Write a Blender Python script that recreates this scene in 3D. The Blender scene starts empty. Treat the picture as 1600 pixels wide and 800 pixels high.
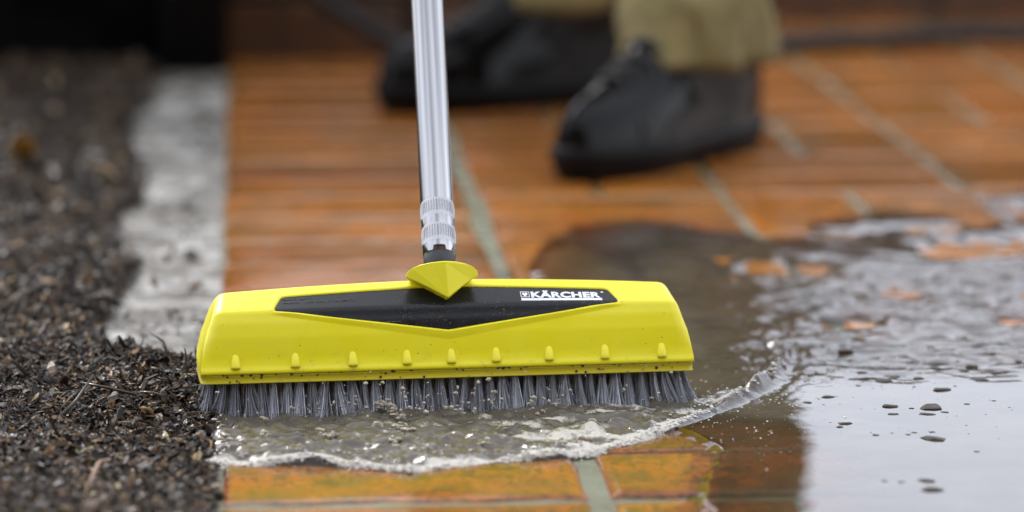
import bpy, bmesh, math, random
import numpy as np
from mathutils import Vector, Matrix, noise as mnoise
S = bpy.context.scene
COL = S.collection
rnd = random.Random(7)
R = math.radians
# ------------------------------------------------------------------ camera
CAM_H = 0.4945
PITCH = R(9.8); YAW = R(4.33)
FPX = 5600.0                               # focal length in photo pixels (photo 1600 wide)
cd = bpy.data.cameras.new('camera'); cam = bpy.data.objects.new('camera', cd); COL.objects.link(cam)
cam.location = (0, 0, CAM_H)
cam.rotation_euler = (R(90) - PITCH, 0, -YAW)
cd.sensor_width = 36; cd.lens = 36 * FPX / 1600
cd.clip_start = 0.05; cd.clip_end = 2000
cd.dof.use_dof = True
cd.dof.focus_distance = 2.30
cd.dof.aperture_fstop = 3.5
S.camera = cam
S.render.engine = 'CYCLES'
S.cycles.use_denoising = True
S.cycles.max_bounces = 8
S.cycles.transparent_max_bounces = 12
S.cycles.caustics_reflective = False; S.cycles.caustics_refractive = False
S.view_settings.view_transform = 'Standard'; S.view_settings.look = 'None'
S.view_settings.exposure = 0.38; S.view_settings.gamma = 1
# ------------------------------------------------------------------ sky and sun (overcast)
SUN_EL, SUN_AZ = R(42), R(-30)             # azimuth measured from +Y towards +X
w = bpy.data.worlds.new('World'); S.world = w; w.use_nodes = True
nt = w.node_tree; nt.nodes.clear()
sky = nt.nodes.new('ShaderNodeTexSky'); sky.sky_type = 'NISHITA'; sky.sun_disc = False
sky.sun_elevation = SUN_EL; sky.sun_rotation = SUN_AZ
sky.air_density = 1.0; sky.dust_density = 3.0; sky.ozone_density = 1.0
tc = nt.nodes.new('ShaderNodeTexCoord')
nz = nt.nodes.new('ShaderNodeTexNoise'); nz.inputs['Scale'].default_value = 1.6; nz.inputs['Detail'].default_value = 5
rp = nt.nodes.new('ShaderNodeValToRGB'); rp.color_ramp.elements[0].position = .3; rp.color_ramp.elements[1].position = .75
rp.color_ramp.elements[0].color = (10.2, 10.5, 11.3, 1); rp.color_ramp.elements[1].color = (14.6, 15.0, 15.9, 1)
mx = nt.nodes.new('ShaderNodeMix'); mx.data_type = 'RGBA'; mx.inputs[0].default_value = 0.72
bg = nt.nodes.new('ShaderNodeBackground'); bg.inputs['Strength'].default_value = 0.15
ow = nt.nodes.new('ShaderNodeOutputWorld')
L = nt.links
L.new(tc.outputs['Generated'], nz.inputs['Vector']); L.new(nz.outputs['Fac'], rp.inputs['Fac'])
L.new(sky.outputs[0], mx.inputs[6]); L.new(rp.outputs[0], mx.inputs[7])
L.new(mx.outputs[2], bg.inputs[0]); L.new(bg.outputs[0], ow.inputs[0])
sl = bpy.data.lights.new('sun', 'SUN'); so = bpy.data.objects.new('sun', sl); COL.objects.link(so)
sl.energy = 1.5; sl.angle = R(12); sl.color = (1, .97, .93)
sd = Vector((math.sin(SUN_AZ) * math.cos(SUN_EL), math.cos(SUN_AZ) * math.cos(SUN_EL), math.sin(SUN_EL)))
so.rotation_euler = sd.to_track_quat('Z', 'Y').to_euler()

# ------------------------------------------------------------------ helpers
_cr = cam.rotation_euler.to_matrix()
def ground(px, py, z=0.0):
    """point of the plane at height z seen at a photo pixel"""
    d = _cr @ Vector(((px - 800) / FPX, -(py - 400) / FPX, -1))
    t = (z - CAM_H) / d.z
    return Vector((d.x * t, d.y * t, z))
def smooth(a, b, x):
    t = np.clip((x - a) / (b - a), 0, 1); return t * t * (3 - 2 * t)
def lat_noise(seed):
    r = np.random.RandomState(seed); G = r.rand(256, 256)
    def f(x, y):
        xi = np.floor(x).astype(int); yi = np.floor(y).astype(int)
        fx = x - xi; fy = y - yi; fx = fx * fx * (3 - 2 * fx); fy = fy * fy * (3 - 2 * fy)
        a = G[xi % 256, yi % 256]; b = G[(xi + 1) % 256, yi % 256]; c = G[xi % 256, (yi + 1) % 256]; d = G[(xi + 1) % 256, (yi + 1) % 256]
        return ((a * (1 - fx) + b * fx) * (1 - fy) + (c * (1 - fx) + d * fx) * fy) * 2 - 1
    return f
N1, N2, N3 = lat_noise(1), lat_noise(2), lat_noise(3)
def fbm(x, y, o=4, f=N1):
    s = 0; a = 1; t = 0
    for i in range(o):
        s = s + a * f(x * 2 ** i + 17 * i, y * 2 ** i + 31 * i); t += a; a *= .5
    return s / t
def mesh_np(name, V, F, smooth_=True):
    V = np.asarray(V, dtype=np.float32); F = np.asarray(F, dtype=np.int32)
    me = bpy.data.meshes.new(name)
    n = F.shape[1]
    me.vertices.add(len(V)); me.vertices.foreach_set('co', V.ravel())
    me.loops.add(F.size); me.loops.foreach_set('vertex_index', F.ravel())
    me.polygons.add(len(F)); me.polygons.foreach_set('loop_start', np.arange(len(F), dtype=np.int32) * n)
    me.polygons.foreach_set('use_smooth', np.full(len(F), smooth_))
    me.update(calc_edges=True); me.validate()
    return me
def vcol(me, arr, name='Col'):
    a = me.color_attributes.new(name, 'FLOAT_COLOR', 'POINT')
    arr = np.asarray(arr, dtype=np.float32)
    if arr.shape[1] == 3: arr = np.hstack([arr, np.ones((len(arr), 1), np.float32)])
    a.data.foreach_set('color', arr.ravel())
def link(name, me, mat, parent=None):
    o = bpy.data.objects.new(name, me); COL.objects.link(o)
    if mat and me is not None and len(me.materials) == 0: me.materials.append(mat)
    if parent: o.parent = parent
    return o
def from_bm(name, bm, mat, parent=None, sm=True):
    me = bpy.data.meshes.new(name)
    bmesh.ops.recalc_face_normals(bm, faces=bm.faces)
    bm.to_mesh(me); bm.free()
    for p in me.polygons: p.use_smooth = sm
    return link(name, me, mat, parent)
def tag(o, label=None, cat=None, group=None, kind=None):
    if label: o['label'] = label
    if cat: o['category'] = cat
    if group: o['group'] = group
    if kind: o['kind'] = kind
    return o
def empty(name, loc, rz=0):
    o = bpy.data.objects.new(name, None); COL.objects.link(o); o.location = loc; o.rotation_euler = (0, 0, rz)
    o.empty_display_size = .05
    return o
def grid_faces(nu, nv, closed_v=False):
    F = []
    mv = nv if closed_v else nv - 1
    i = np.arange(nu - 1)[:, None]; j = np.arange(mv)[None, :]; j2 = (j + 1) % nv
    a = i * nv + j; b = i * nv + j2; c = (i + 1) * nv + j2; d = (i + 1) * nv + j
    return np.stack([a + 0 * b, b + 0 * a, c, d], -1).reshape(-1, 4)
def tube(pts, rad, seg=12, cap=True):
    """bmesh tube along pts; rad float or list"""
    bm = bmesh.new(); rings = []
    pts = [Vector(p) for p in pts]
    up = None
    for k, p in enumerate(pts):
        t = (pts[min(k + 1, len(pts) - 1)] - pts[max(k - 1, 0)]).normalized()
        if up is None:
            up = t.orthogonal().normalized()
        up = (up - t * up.dot(t)).normalized(); sd_ = t.cross(up)
        r = rad[k] if isinstance(rad, (list, tuple)) else rad
        rings.append([bm.verts.new(p + (up * math.cos(2 * math.pi * i / seg) + sd_ * math.sin(2 * math.pi * i / seg)) * r) for i in range(seg)])
    for a, b in zip(rings, rings[1:]):
        for i in range(seg): bm.faces.new((a[i], a[(i + 1) % seg], b[(i + 1) % seg], b[i]))
    if cap: bm.faces.new(rings[0]); bm.faces.new(rings[-1])
    return bm

# ------------------------------------------------------------------ materials
class NT:
    def __init__(s, name):
        s.m = bpy.data.materials.new(name); s.m.use_nodes = True; s.t = s.m.node_tree; s.t.nodes.clear()
        s.out = s.t.nodes.new('ShaderNodeOutputMaterial')
    def n(s, typ, **kw):
        nd = s.t.nodes.new(typ)
        for k, v in kw.items():
            if k in nd.inputs: s.set(nd, k, v)
            else: setattr(nd, k, v)
        return nd
    def set(s, nd, k, v):
        if isinstance(v, bpy.types.NodeSocket): s.t.links.new(v, nd.inputs[k])
        else:
            if isinstance(v, tuple) and len(v) == 3 and nd.inputs[k].type == 'RGBA': v = v + (1,)
            nd.inputs[k].default_value = v
    def coord(s, which='Object'):
        return s.n('ShaderNodeTexCoord').outputs[which]
    def noise(s, scale, detail=4, rough=.55, vec=None, mapscale=None):
        nd = s.n('ShaderNodeTexNoise', Scale=scale, Detail=detail, Roughness=rough)
        vec = vec or s.coord()
        if mapscale:
            mp = s.n('ShaderNodeMapping'); mp.inputs['Scale'].default_value = mapscale; s.t.links.new(vec, mp.inputs[0]); vec = mp.outputs[0]
        s.t.links.new(vec, nd.inputs['Vector']); return nd.outputs['Fac']
    def ramp(s, fac, *st):
        nd = s.n('ShaderNodeValToRGB'); e = nd.color_ramp.elements
        while len(e) < len(st): e.new(.5)
        for k, (p, c) in enumerate(st):
            e[k].position = p; e[k].color = (c, c, c, 1) if isinstance(c, (int, float)) else c + (1,)
        s.t.links.new(fac, nd.inputs[0]); return nd.outputs[0]
    def mix(s, f, a, b, blend='MIX'):
        nd = s.n('ShaderNodeMix', data_type='RGBA', blend_type=blend)
        for k, v in ((0, f), (6, a), (7, b)):
            if isinstance(v, bpy.types.NodeSocket): s.t.links.new(v, nd.inputs[k])
            else: nd.inputs[k].default_value = v + (1,) if isinstance(v, tuple) else v
        return nd.outputs[2]
    def math(s, op, a, b=0.0):
        nd = s.n('ShaderNodeMath', operation=op)
        for k, v in ((0, a), (1, b)):
            if isinstance(v, bpy.types.NodeSocket): s.t.links.new(v, nd.inputs[k])
            else: nd.inputs[k].default_value = v
        return nd.outputs[0]
    def bump(s, h, st=.3, dist=.002, normal=None):
        nd = s.n('ShaderNodeBump', Strength=st, Distance=dist, Height=h)
        if normal: s.t.links.new(normal, nd.inputs['Normal'])
        return nd.outputs[0]
    def bsdf(s, color, rough=.5, metal=0.0, normal=None, **kw):
        nd = s.n('ShaderNodeBsdfPrincipled')
        s.set(nd, 'Base Color', color); s.set(nd, 'Roughness', rough); s.set(nd, 'Metallic', metal)
        if normal: s.set(nd, 'Normal', normal)
        for k, v in kw.items(): s.set(nd, k.replace('_', ' '), v)
        s.t.links.new(nd.outputs[0], s.out.inputs[0]); return nd
    def attr(s, name='Col'):
        return s.n('ShaderNodeVertexColor', layer_name=name)

def mat_brick(name='mossy_wet_brick', g=1.0, spec=.26):
    m = NT(name)
    rv = m.n('ShaderNodeObjectInfo').outputs['Random']
    co = m.coord('Object')
    ad = m.n('ShaderNodeVectorMath', operation='ADD'); cb = m.n('ShaderNodeCombineXYZ')
    r7 = m.math('MULTIPLY', rv, 37.0); m.t.links.new(r7, cb.inputs[0]); m.t.links.new(r7, cb.inputs[2])
    m.t.links.new(co, ad.inputs[0]); m.t.links.new(cb.outputs[0], ad.inputs[1]); v = ad.outputs[0]
    base = m.ramp(rv, (0, (.38, .115, .016)), (.3, (.45, .160, .022)), (.6, (.41, .135, .018)), (.85, (.22, .07, .016)), (1, (.42, .145, .020)))
    if g > .9: base = m.mix(1.0, base, (.84, .66, .80), 'MULTIPLY')
    n1 = m.noise(16, 6, .65, v)
    c = m.mix(m.ramp(n1, (.40, 0.0), (.66, .8)), base, (.20, .085, .022))
    n2 = m.noise(9, 8, .7, v, (1, .6, 1))
    c = m.mix(m.ramp(n2, (.50, 0.0), (.64, .85 * g)), c, (.06, .038, .02))
    alg = m.noise(11, 5, .6, v, (.8, 1.4, 1))
    c = m.mix(m.ramp(alg, (.50, 0.0), (.62, .75 * g)), c, (.13, .085, .018))
    n3 = m.noise(220, 3, .7, v)
    c = m.mix(m.ramp(n3, (.51, 0.0), (.62, .85 * g)), c, (.04, .03, .018))
    c = m.mix(m.ramp(m.noise(45, 7, .8, v), (.49, 0.0), (.60, .5 * g)), c, (.14, .06, .016))
    c = m.mix(m.ramp(m.noise(26, 8, .8, v), (.54, 0.0), (.59, .75 * g)), c, (.045, .032, .018))
    spk = m.n('ShaderNodeTexVoronoi', Scale=260.0); m.t.links.new(v, spk.inputs['Vector'])
    c = m.mix(m.ramp(spk.outputs['Distance'], (.06, .55), (.16, 0.0)), c, (.55, .42, .26))
    rg = m.ramp(m.noise(10, 5, .6, v), (.35, .07), (.65, .22))
    h = m.math('ADD', m.noise(60, 6, .65, v), m.math('MULTIPLY', n3, .35))
    m.bsdf(c, rg, normal=m.bump(h, .25, .0010), Specular_IOR_Level=spec, Coat_Weight=m.ramp(m.noise(7, 4, .6, v, (.6, 1.6, 1)), (.52, 0.0), (.68, .3)), Coat_Roughness=.06)
    return m.m
def mat_mortar():
    m = NT('mortar'); v = m.coord()
    c = m.mix(m.ramp(m.noise(8, 6), (.35, 0.0), (.65, 1.0)), (.085, .095, .05), (.165, .168, .115))
    c = m.mix(m.ramp(m.noise(40, 6, .7), (.5, 0.0), (.62, .8)), c, (.11, .13, .055))
    c = m.mix(m.ramp(m.noise(3, 6, .7), (.52, 0.0), (.62, .6)), c, (.07, .055, .035))
    h = m.noise(180, 6, .7)
    m.bsdf(c, m.ramp(m.noise(20), (.4, .15), (.6, .55)), normal=m.bump(h, .7, .003)); return m.m
def mat_concrete():
    m = NT('wet_concrete')
    c = m.mix(m.ramp(m.noise(9, 6, .65), (.35, 0.0), (.62, 1.0)), (.22, .21, .19), (.56, .55, .52))
    c = m.mix(m.ramp(m.noise(30, 6, .75), (.42, 0.0), (.56, .9)), c, (.07, .055, .04))
    c = m.mix(m.ramp(m.noise(5, 5, .7), (.45, 0.0), (.6, .75)), c, (.10, .09, .075))
    m.bsdf(c, m.ramp(m.noise(14), (.4, .18), (.6, .5)), normal=m.bump(m.noise(120, 6, .7), .8, .004)); return m.m
def mat_soil():
    m = NT('soil')
    c = m.mix(m.noise(50, 6, .7), (.012, .009, .007), (.045, .03, .02))
    m.bsdf(c, .45, normal=m.bump(m.noise(300, 5, .7), 1, .004)); return m.m
def mat_mulch():
    m = NT('mulch'); a = m.attr()
    c = m.mix(m.ramp(m.noise(700, 3, .6, None, (1, .25, 1)), (.35, 0.0), (.7, .6)), a.outputs['Color'], (.015, .011, .009))
    m.bsdf(c, m.ramp(m.noise(60), (.4, .22), (.62, .6)), normal=m.bump(m.noise(500, 3), .4, .001), Specular_IOR_Level=.24); return m.m
def mat_yellow(name='yellow_plastic', col=(.78, .70, .008), col2=(.70, .61, .006), rough=.36):
    m = NT(name)
    c = m.mix(m.noise(25, 5), col, col2)
    dirt = m.ramp(m.noise(190, 5, .75), (.72, 0.0), (.77, .55))
    c = m.mix(dirt, c, (.18, .13, .04))
    film = m.ramp(m.noise(14, 6, .7, None, (.5, 1, 1.8)), (.55, 0.0), (.75, .12))
    c = m.mix(film, c, (.45, .38, .16))
    c = m.mix(m.math('MULTIPLY', m.ramp(m.noise(70, 7, .8), (.56, 0.0), (.66, .5)), m.ramp(m.n('ShaderNodeSeparateXYZ', Vector=m.coord()).outputs[2], (.030, 1.0), (.044, 0.0))), c, (.28, .22, .09))
    m.bsdf(c, m.ramp(m.noise(40, 5), (.35, rough - .08), (.7, rough + .14)), normal=m.bump(m.noise(1500, 2), .12, .0004), Subsurface_Weight=.06, Subsurface_Radius=(.004, .003, .0005), Subsurface_Scale=1.0)
    return m.m
def mat_simple(name, col, rough=.5, metal=0.0, ns=40, col2=None, bs=.2, bd=.001, bscale=None, **kw):
    m = NT(name)
    c = m.mix(m.ramp(m.noise(ns, 5), (.35, 0.0), (.65, 1.0)), col, col2 or tuple(x * .7 for x in col))
    m.bsdf(c, m.ramp(m.noise(ns * 1.7, 4), (.3, max(.02, rough * .8)), (.7, rough * 1.25)), metal, normal=m.bump(m.noise(bscale or ns * 6, 4), bs, bd), **kw)
    return m.m
def mat_alu():
    m = NT('brushed_aluminium')
    n = m.noise(90, 4, .6, None, (12, 12, .25))
    n2 = m.ramp(m.noise(130, 2, .5, None, (1, 1, .01)), (.42, 0.0), (.62, .8))
    m.bsdf(m.mix(n2, m.mix(n, (.50, .50, .51), (.40, .40, .42)), (.17, .17, .19)), m.ramp(n, (.3, .05), (.7, .11)), 1.0, normal=m.bump(n, .02, .0002)); return m.m
def mat_water():
    m = NT('muddy_water'); a = m.attr()   # R turbidity, G foam
    sp = m.n('ShaderNodeSeparateColor'); m.t.links.new(a.outputs['Color'], sp.inputs[0])
    turb, foam, fine = sp.outputs[0], sp.outputs[1], sp.outputs[2]
    h = m.math('MULTIPLY', m.noise(170, 3, .5), fine)
    bn = m.bump(h, .6, .0015)
    mud = m.mix(m.ramp(m.noise(18, 6, .65), (.35, 0.0), (.65, 1.0)), (.040, .034, .025), (.085, .070, .054))
    mud = m.mix(m.ramp(turb, (.81, 0.0), (.87, 1.0)), mud, m.mix(m.noise(60, 5, .7), (.065, .056, .043), (.14, .122, .095)))
    dif = m.n('ShaderNodeBsdfDiffuse'); m.set(dif, 'Color', mud)
    tr = m.n('ShaderNodeBsdfTransparent'); m.set(tr, 'Color', (.84, .79, .70))
    mt = m.n('ShaderNodeMixShader'); m.t.links.new(turb, mt.inputs[0]); m.t.links.new(tr.outputs[0], mt.inputs[1]); m.t.links.new(dif.outputs[0], mt.inputs[2])
    gl = m.n('ShaderNodeBsdfGlossy', Roughness=.015); m.set(gl, 'Color', (.93, .95, 1.0)); m.t.links.new(bn, gl.inputs['Normal'])
    fr = m.n('ShaderNodeFresnel', IOR=1.36); m.t.links.new(bn, fr.inputs['Normal'])
    mg = m.n('ShaderNodeMixShader'); m.t.links.new(fr.outputs[0], mg.inputs[0]); m.t.links.new(mt.outputs[0], mg.inputs[1]); m.t.links.new(gl.outputs[0], mg.inputs[2])
    fo = m.n('ShaderNodeBsdfPrincipled', Roughness=.35); m.set(fo, 'Base Color', m.mix(m.noise(160, 4), (.40, .37, .31), (.62, .60, .55)))
    m.t.links.new(m.bump(m.noise(700, 4, .7), .8, .0015), fo.inputs['Normal'])
    ft = m.ramp(m.math('MULTIPLY', foam, m.math('MULTIPLY', m.math('ADD', m.noise(260, 6, .8), m.math('SUBTRACT', m.noise(70, 4, .6), .5)), 2.0)), (.46, 0.0), (.72, 1.0))
    mf = m.n('ShaderNodeMixShader'); m.t.links.new(ft, mf.inputs[0]); m.t.links.new(mg.outputs[0], mf.inputs[1]); m.t.links.new(fo.outputs[0], mf.inputs[2])
    m.t.links.new(mf.outputs[0], m.out.inputs[0]); return m.m
def mat_clearwater(name='clear_water', tint=(.9, .88, .84)):
    m = NT(name)
    tr = m.n('ShaderNodeBsdfTransparent'); m.set(tr, 'Color', tint)
    gl = m.n('ShaderNodeBsdfGlossy', Roughness=.03)
    fr = m.n('ShaderNodeLayerWeight', Blend=.25)
    mg = m.n('ShaderNodeMixShader'); m.t.links.new(fr.outputs['Facing'], mg.inputs[0]); m.t.links.new(tr.outputs[0], mg.inputs[1]); m.t.links.new(gl.outputs[0], mg.inputs[2])
    m.t.links.new(mg.outputs[0], m.out.inputs[0]); return m.m
def mat_bristle():
    m = NT('bristle'); a = m.attr()
    m.bsdf(a.outputs['Color'], .32, Specular_IOR_Level=.6); return m.m
def mat_beads():
    m = NT('gritty_droplets'); a = m.attr()
    m.bsdf(a.outputs['Color'], .12, Specular_IOR_Level=.6, Coat_Weight=.5, Coat_Roughness=.03); return m.m
MB = mat_brick(); MB2 = mat_brick('wet_brick', .42, .36); MM = mat_mortar(); MC = mat_concrete(); MS = mat_soil(); MU = mat_mulch()
MY = mat_yellow(col=(.76, .69, .012), col2=(.71, .645, .010)); MY2 = mat_yellow('shaded_plate_plastic', (.50, .42, .008), (.40, .33, .01), .4); MY3 = mat_yellow('lime_plastic', (.86, .82, .03), (.80, .75, .025), .4)  # plate yellow is darkened in its colour for the shade under the housing
MBK = mat_simple('black_panel_plastic', (.008, .009, .012), .30, ns=60, Specular_IOR_Level=.3, bs=.25, bd=.0005, bscale=900)
MWH = mat_simple('white_print', (.82, .84, .9), .4)
MAL = mat_alu(); MRB = mat_simple('black_rubber', (.018, .02, .026), .45)
MW = mat_water(); MCW = mat_clearwater(); MBR = mat_bristle(); MBD = mat_beads()

# ------------------------------------------------------------------ ground, paving
def soil_h(x, y):
    edge = -0.088 + .034 * fbm(y * 7, y * 0 + 3, 5) + .012 * fbm(y * 30, x * 30, 3) + .02 * smooth(2.75, 2.5, y) + .085 * smooth(2.46, 2.30, y)
    edge = edge - .03 * smooth(3.3, 3.9, y) * 0
    over = smooth(0, .035, edge - x)
    h = -.014 + .022 * over + .005 * fbm(x * 14, y * 14, 4) + .008 * np.exp(-(((x + .065) / .05) ** 2 + ((y - 2.40) / .09) ** 2))
    h = h - .008 * smooth(2.36, 2.2, y) * smooth(-.18, -.04, x)
    return h
gx = np.concatenate([[-400, -60, -12, -4], np.linspace(-1.6, -.018, 240)]); gy = np.concatenate([[-60, -10, -2, .8], np.linspace(1.4, 5.2, 420), [7, 14, 60, 400]])
X, Y = np.meshgrid(gx, gy, indexing='ij')
Z = np.where((X > -1.65) & (Y > 1.3) & (Y < 5.3), soil_h(X, Y), -.02)
me = mesh_np('ground', np.stack([X, Y, Z], -1).reshape(-1, 3), grid_faces(len(gx), len(gy))[:, ::-1])
tag(link('ground', me, MS), kind='structure')
bm = bmesh.new()
for x0, x1, y0, y1 in ((-.0178, 400, -60, 1.0), (1.62, 400, 1.0, 400), (-.0178, 1.62, 5.05, 400)):
    bm.faces.new([bm.verts.new(p) for p in ((x0, y0, -.025), (x1, y0, -.025), (x1, y1, -.025), (x0, y1, -.025))])
tag(from_bm('lawn', bm, mat_simple('lawn_green', (.05, .085, .02), .9, ns=70, col2=(.025, .04, .010), bs=1.0, bd=.02, bscale=160), sm=False), kind='structure')

gx = np.linspace(-.128, -.0185, 34); gy = np.linspace(1.3, 4.7, 420)
X, Y = np.meshgrid(gx, gy, indexing='ij')
Z = -.0035 + .0040 * fbm(X * 40, Y * 28, 4) - .02 * smooth(-.105, -.128, X) + .0015 * fbm(X * 150, Y * 150, 2, N2)
tag(link('concrete_edging', mesh_np('concrete_edging', np.stack([X, Y, Z], -1).reshape(-1, 3), grid_faces(len(gx), len(gy))[:, ::-1]), MC), kind='structure')

gx = np.linspace(-.0182, 1.62, 160); gy = np.linspace(1.0, 5.05, 400)
X, Y = np.meshgrid(gx, gy, indexing='ij')
Z = -.0026 + .0010 * fbm(X * 50, Y * 50, 3)
paving = tag(link('paving', mesh_np('paving', np.stack([X, Y, Z], -1).reshape(-1, 3), grid_faces(len(gx), len(gy))[:, ::-1]), MM), kind='structure')

def brick_mesh(seed, l=.2145, wd=.1065, hh=.055, nx=14, ny=8, amp=.0007, mat=None):
    r = random.Random(seed); off = Vector((seed * 3.1, seed * 1.7, 0))
    bm = bmesh.new(); P = {}
    def spaced(n, L_):
        a = [-.5 * L_, -.5 * L_ + .0025, -.5 * L_ + .0050, -.5 * L_ + .0070] + [(-.5 + (k + 1) / (n - 4)) * L_ for k in range(n - 5)] + [.5 * L_ - .0070, .5 * L_ - .0050, .5 * L_ - .0025, .5 * L_]
        return sorted(a)
    xs, ys = spaced(nx, l), spaced(ny, wd)
    for i, x in enumerate(xs):
        for j, y in enumerate(ys):
            ex = min(x + l / 2, l / 2 - x); ey = min(y + wd / 2, wd / 2 - y); e = min(ex, ey)
            z = -.0024 * max(0, 1 - e / .005) ** 2
            n = mnoise.fractal((Vector((x, y, 0)) + off) * 22, 1, 2, 4)
            z += amp * n - .0022 * max(0, mnoise.noise((Vector((x, y, 0)) + off) * 45)) * max(0, 1 - e / .006)
            ww = .0016 * mnoise.noise((Vector((x, y, 0)) + off) * 30)
            xx = x + (ww if ex < .004 else 0); yy = y + (.0016 * mnoise.noise((Vector((x, y, 5)) + off) * 30) if ey < .004 else 0)
            P[i, j] = bm.verts.new((xx, yy, z))
    for i in range(len(xs) - 1):
        for j in range(len(ys) - 1): bm.faces.new((P[i, j], P[i + 1, j], P[i + 1, j + 1], P[i, j + 1]))
    I, J = len(xs) - 1, len(ys) - 1
    rim = [P[i, 0] for i in range(I)] + [P[I, j] for j in range(J)] + [P[i, J] for i in range(I, 0, -1)] + [P[0, j] for j in range(J, 0, -1)]
    low = [bm.verts.new((v.co.x, v.co.y, -hh)) for v in rim]
    for k in range(len(rim)): bm.faces.new((rim[k], low[k], low[(k + 1) % len(rim)], rim[(k + 1) % len(rim)]))
    bm.faces.new(low)
    bmesh.ops.recalc_face_normals(bm, faces=bm.faces)
    me = bpy.data.meshes.new('brick'); bm.to_mesh(me); bm.free()
    for p in me.polygons: p.use_smooth = True
    me.materials.append(mat or MB); return me
BV = [brick_mesh(s) for s in range(9)]
BM_ = [brick_mesh(s + 40, mat=MB2) for s in range(6)]
BL = [brick_mesh(s + 20, nx=10, ny=8, amp=.0005, mat=MB2) for s in range(5)]
def put_brick(x, y, rot):
    o = bpy.data.objects.new('brick', rnd.choice(BV if y < 2.4 else BM_ if y < 3 else BL)); COL.objects.link(o); o.parent = paving
    if rnd.random() < .5: rot += math.pi
    o.location = (x + rnd.uniform(-.0015, .0015), y + rnd.uniform(-.0015, .0015), rnd.uniform(-.0012, .001))
    o.rotation_euler = (rnd.uniform(-.005, .005), rnd.uniform(-.004, .004), rot + rnd.uniform(-.008, .008))
Y0, PY, PX = 2.026, .229, .225
for k in range(-5, 26):                                       # crosswise border course
    y = Y0 + PY / 2 * (k + .5)
    put_brick(-.018 + .1085, y, 0)
for c in range(1, 7):
    for k in range(-2, 13):
        cx = -.018 + PX * (c + .5); cy = Y0 + PY * (k + .5)
        if cy > 4.72: continue
        for s in (-1, 1):
            if (c + k) % 2: put_brick(cx, cy + s * PY / 4, 0)
            else: put_brick(cx + s * PX / 4, cy, R(90))

# ------------------------------------------------------------------ water
ROT = R(3.8)
BRUSH = (.129, 2.286)
def poly_sd(Px, Py, pts, closed=True):
    """distance to polyline and inside flag"""
    n = len(pts); D = np.full(Px.shape, 1e9); ins = np.zeros(Px.shape, bool); T = np.zeros(Px.shape); tot = 0
    for k in range(n if closed else n - 1):
        ax, ay = pts[k]; bx, by = pts[(k + 1) % n]
        dx, dy = bx - ax, by - ay; L2 = dx * dx + dy * dy
        t = np.clip(((Px - ax) * dx + (Py - ay) * dy) / L2, 0, 1)
        d = np.hypot(Px - ax - t * dx, Py - ay - t * dy)
        m_ = d < D; D = np.where(m_, d, D); T = np.where(m_, tot + t * math.sqrt(L2), T); tot += math.sqrt(L2)
        if closed:
            cond = ((ay > Py) != (by > Py)) & (Px < (bx - ax) * (Py - ay) / ((by - ay) if by != ay else 1e-9) + ax)
            ins ^= cond
    return D, ins, T
def P2(L_): return [tuple(ground(px, py)[:2]) for px, py in L_]
WAVEPX = [(300, 712), (318, 722), (400, 726), (480, 722), (545, 728), (640, 737), (700, 729), (780, 722), (850, 716), (920, 709), (960, 700), (1000, 690), (1050, 673), (1110, 652), (1160, 630), (1200, 604), (1222, 582), (1228, 562), (1212, 545)]
WAVE = P2(WAVEPX)
PUD = P2([(865, 350), (1000, 342), (1120, 350), (1200, 375), (1260, 345), (1450, 320), (1600, 300), (2000, 300), (2000, 900), (1100, 900), (1085, 800), (1075, 745), (1110, 712), (1075, 690), (1040, 676), (1000, 690), (920, 709), (850, 716), (780, 722), (700, 729), (640, 737), (545, 728), (400, 726), (318, 722), (318, 640), (500, 600), (760, 520), (850, 440)])
gx = np.concatenate([np.arange(-.03, .50, .0020), np.arange(.50, .8, .004), np.arange(.8, 1.3, .02)])
gy = np.concatenate([np.arange(1.70, 2.0, .003), np.arange(2.0, 2.36, .0016), np.arange(2.36, 2.8, .0035), np.arange(2.8, 3.5, .008)])
X, Y = np.meshgrid(gx, gy, indexing='ij')
D, ins, _ = poly_sd(X, Y, PUD); sd_ = np.where(ins, D, -D) + .008 * fbm(X * 22, Y * 22, 4) + .03 * fbm(X * 7, Y * 5, 2, N3) * smooth(2.6, 2.8, Y) 
sdraw = sd_.copy()
sd_ = np.where(sd_ > .03, .03, sd_) - smooth(.34, .42, X) * smooth(2.44, 2.62, Y) * (.010 + .115 * np.maximum(0, fbm(X * 16, Y * 13, 4, N2) + .10 * smooth(2.5, 2.9, Y)))
dw, _, tw = poly_sd(X, Y, WAVE, False)
inw = poly_sd(X, Y, WAVE[:16] + P2([(1095, 628), (318, 560)]))[1]      # between wave and brush
dsg = np.where(inw, -dw, dw)
Z = -.0065 + .0098 * np.where(Y > 2.55, smooth(-.06, .029, sd_), smooth(-.014, .012, sd_))
far = smooth(2.36, 2.62, Y)
chop = smooth(2.30, 2.42, Y) * smooth(.30, .36, X) * smooth(2.95, 2.75, Y)
Z += .0030 * chop * fbm(X * 34, Y * 62, 3) + .0005 * chop * fbm(X * 120, Y * 190, 2, N2)
Z += .00012 * fbm(X * 22, Y * 30, 3) * smooth(.50, .34, X) + .00003 * fbm(X * 30, Y * 30, 2)
ridge_env = smooth(.0, .04, tw) 
lw = .0045 + .002 * fbm(tw * 60, tw * 0, 3)
left = smooth(.34, .26, X)                                        # left: frothy front, right: clean crest
rh = np.where(X > .30, .0044, .0024) * (1 + .9 * fbm(tw * 60, tw * 0 + 5, 3))
Z += ridge_env * rh * np.exp(-(dsg / lw) ** 2) * (sd_ > -.03)
Z += (1 - left) * .00017 * (1 + .8 * fbm(X * 40, Y * 40, 3)) * np.sin(2 * np.pi * (dsg + .004 * fbm(X * 30, Y * 30, 3)) / .0085) * np.exp(-np.abs(dsg) / .022) * (dsg > -.01)
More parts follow.
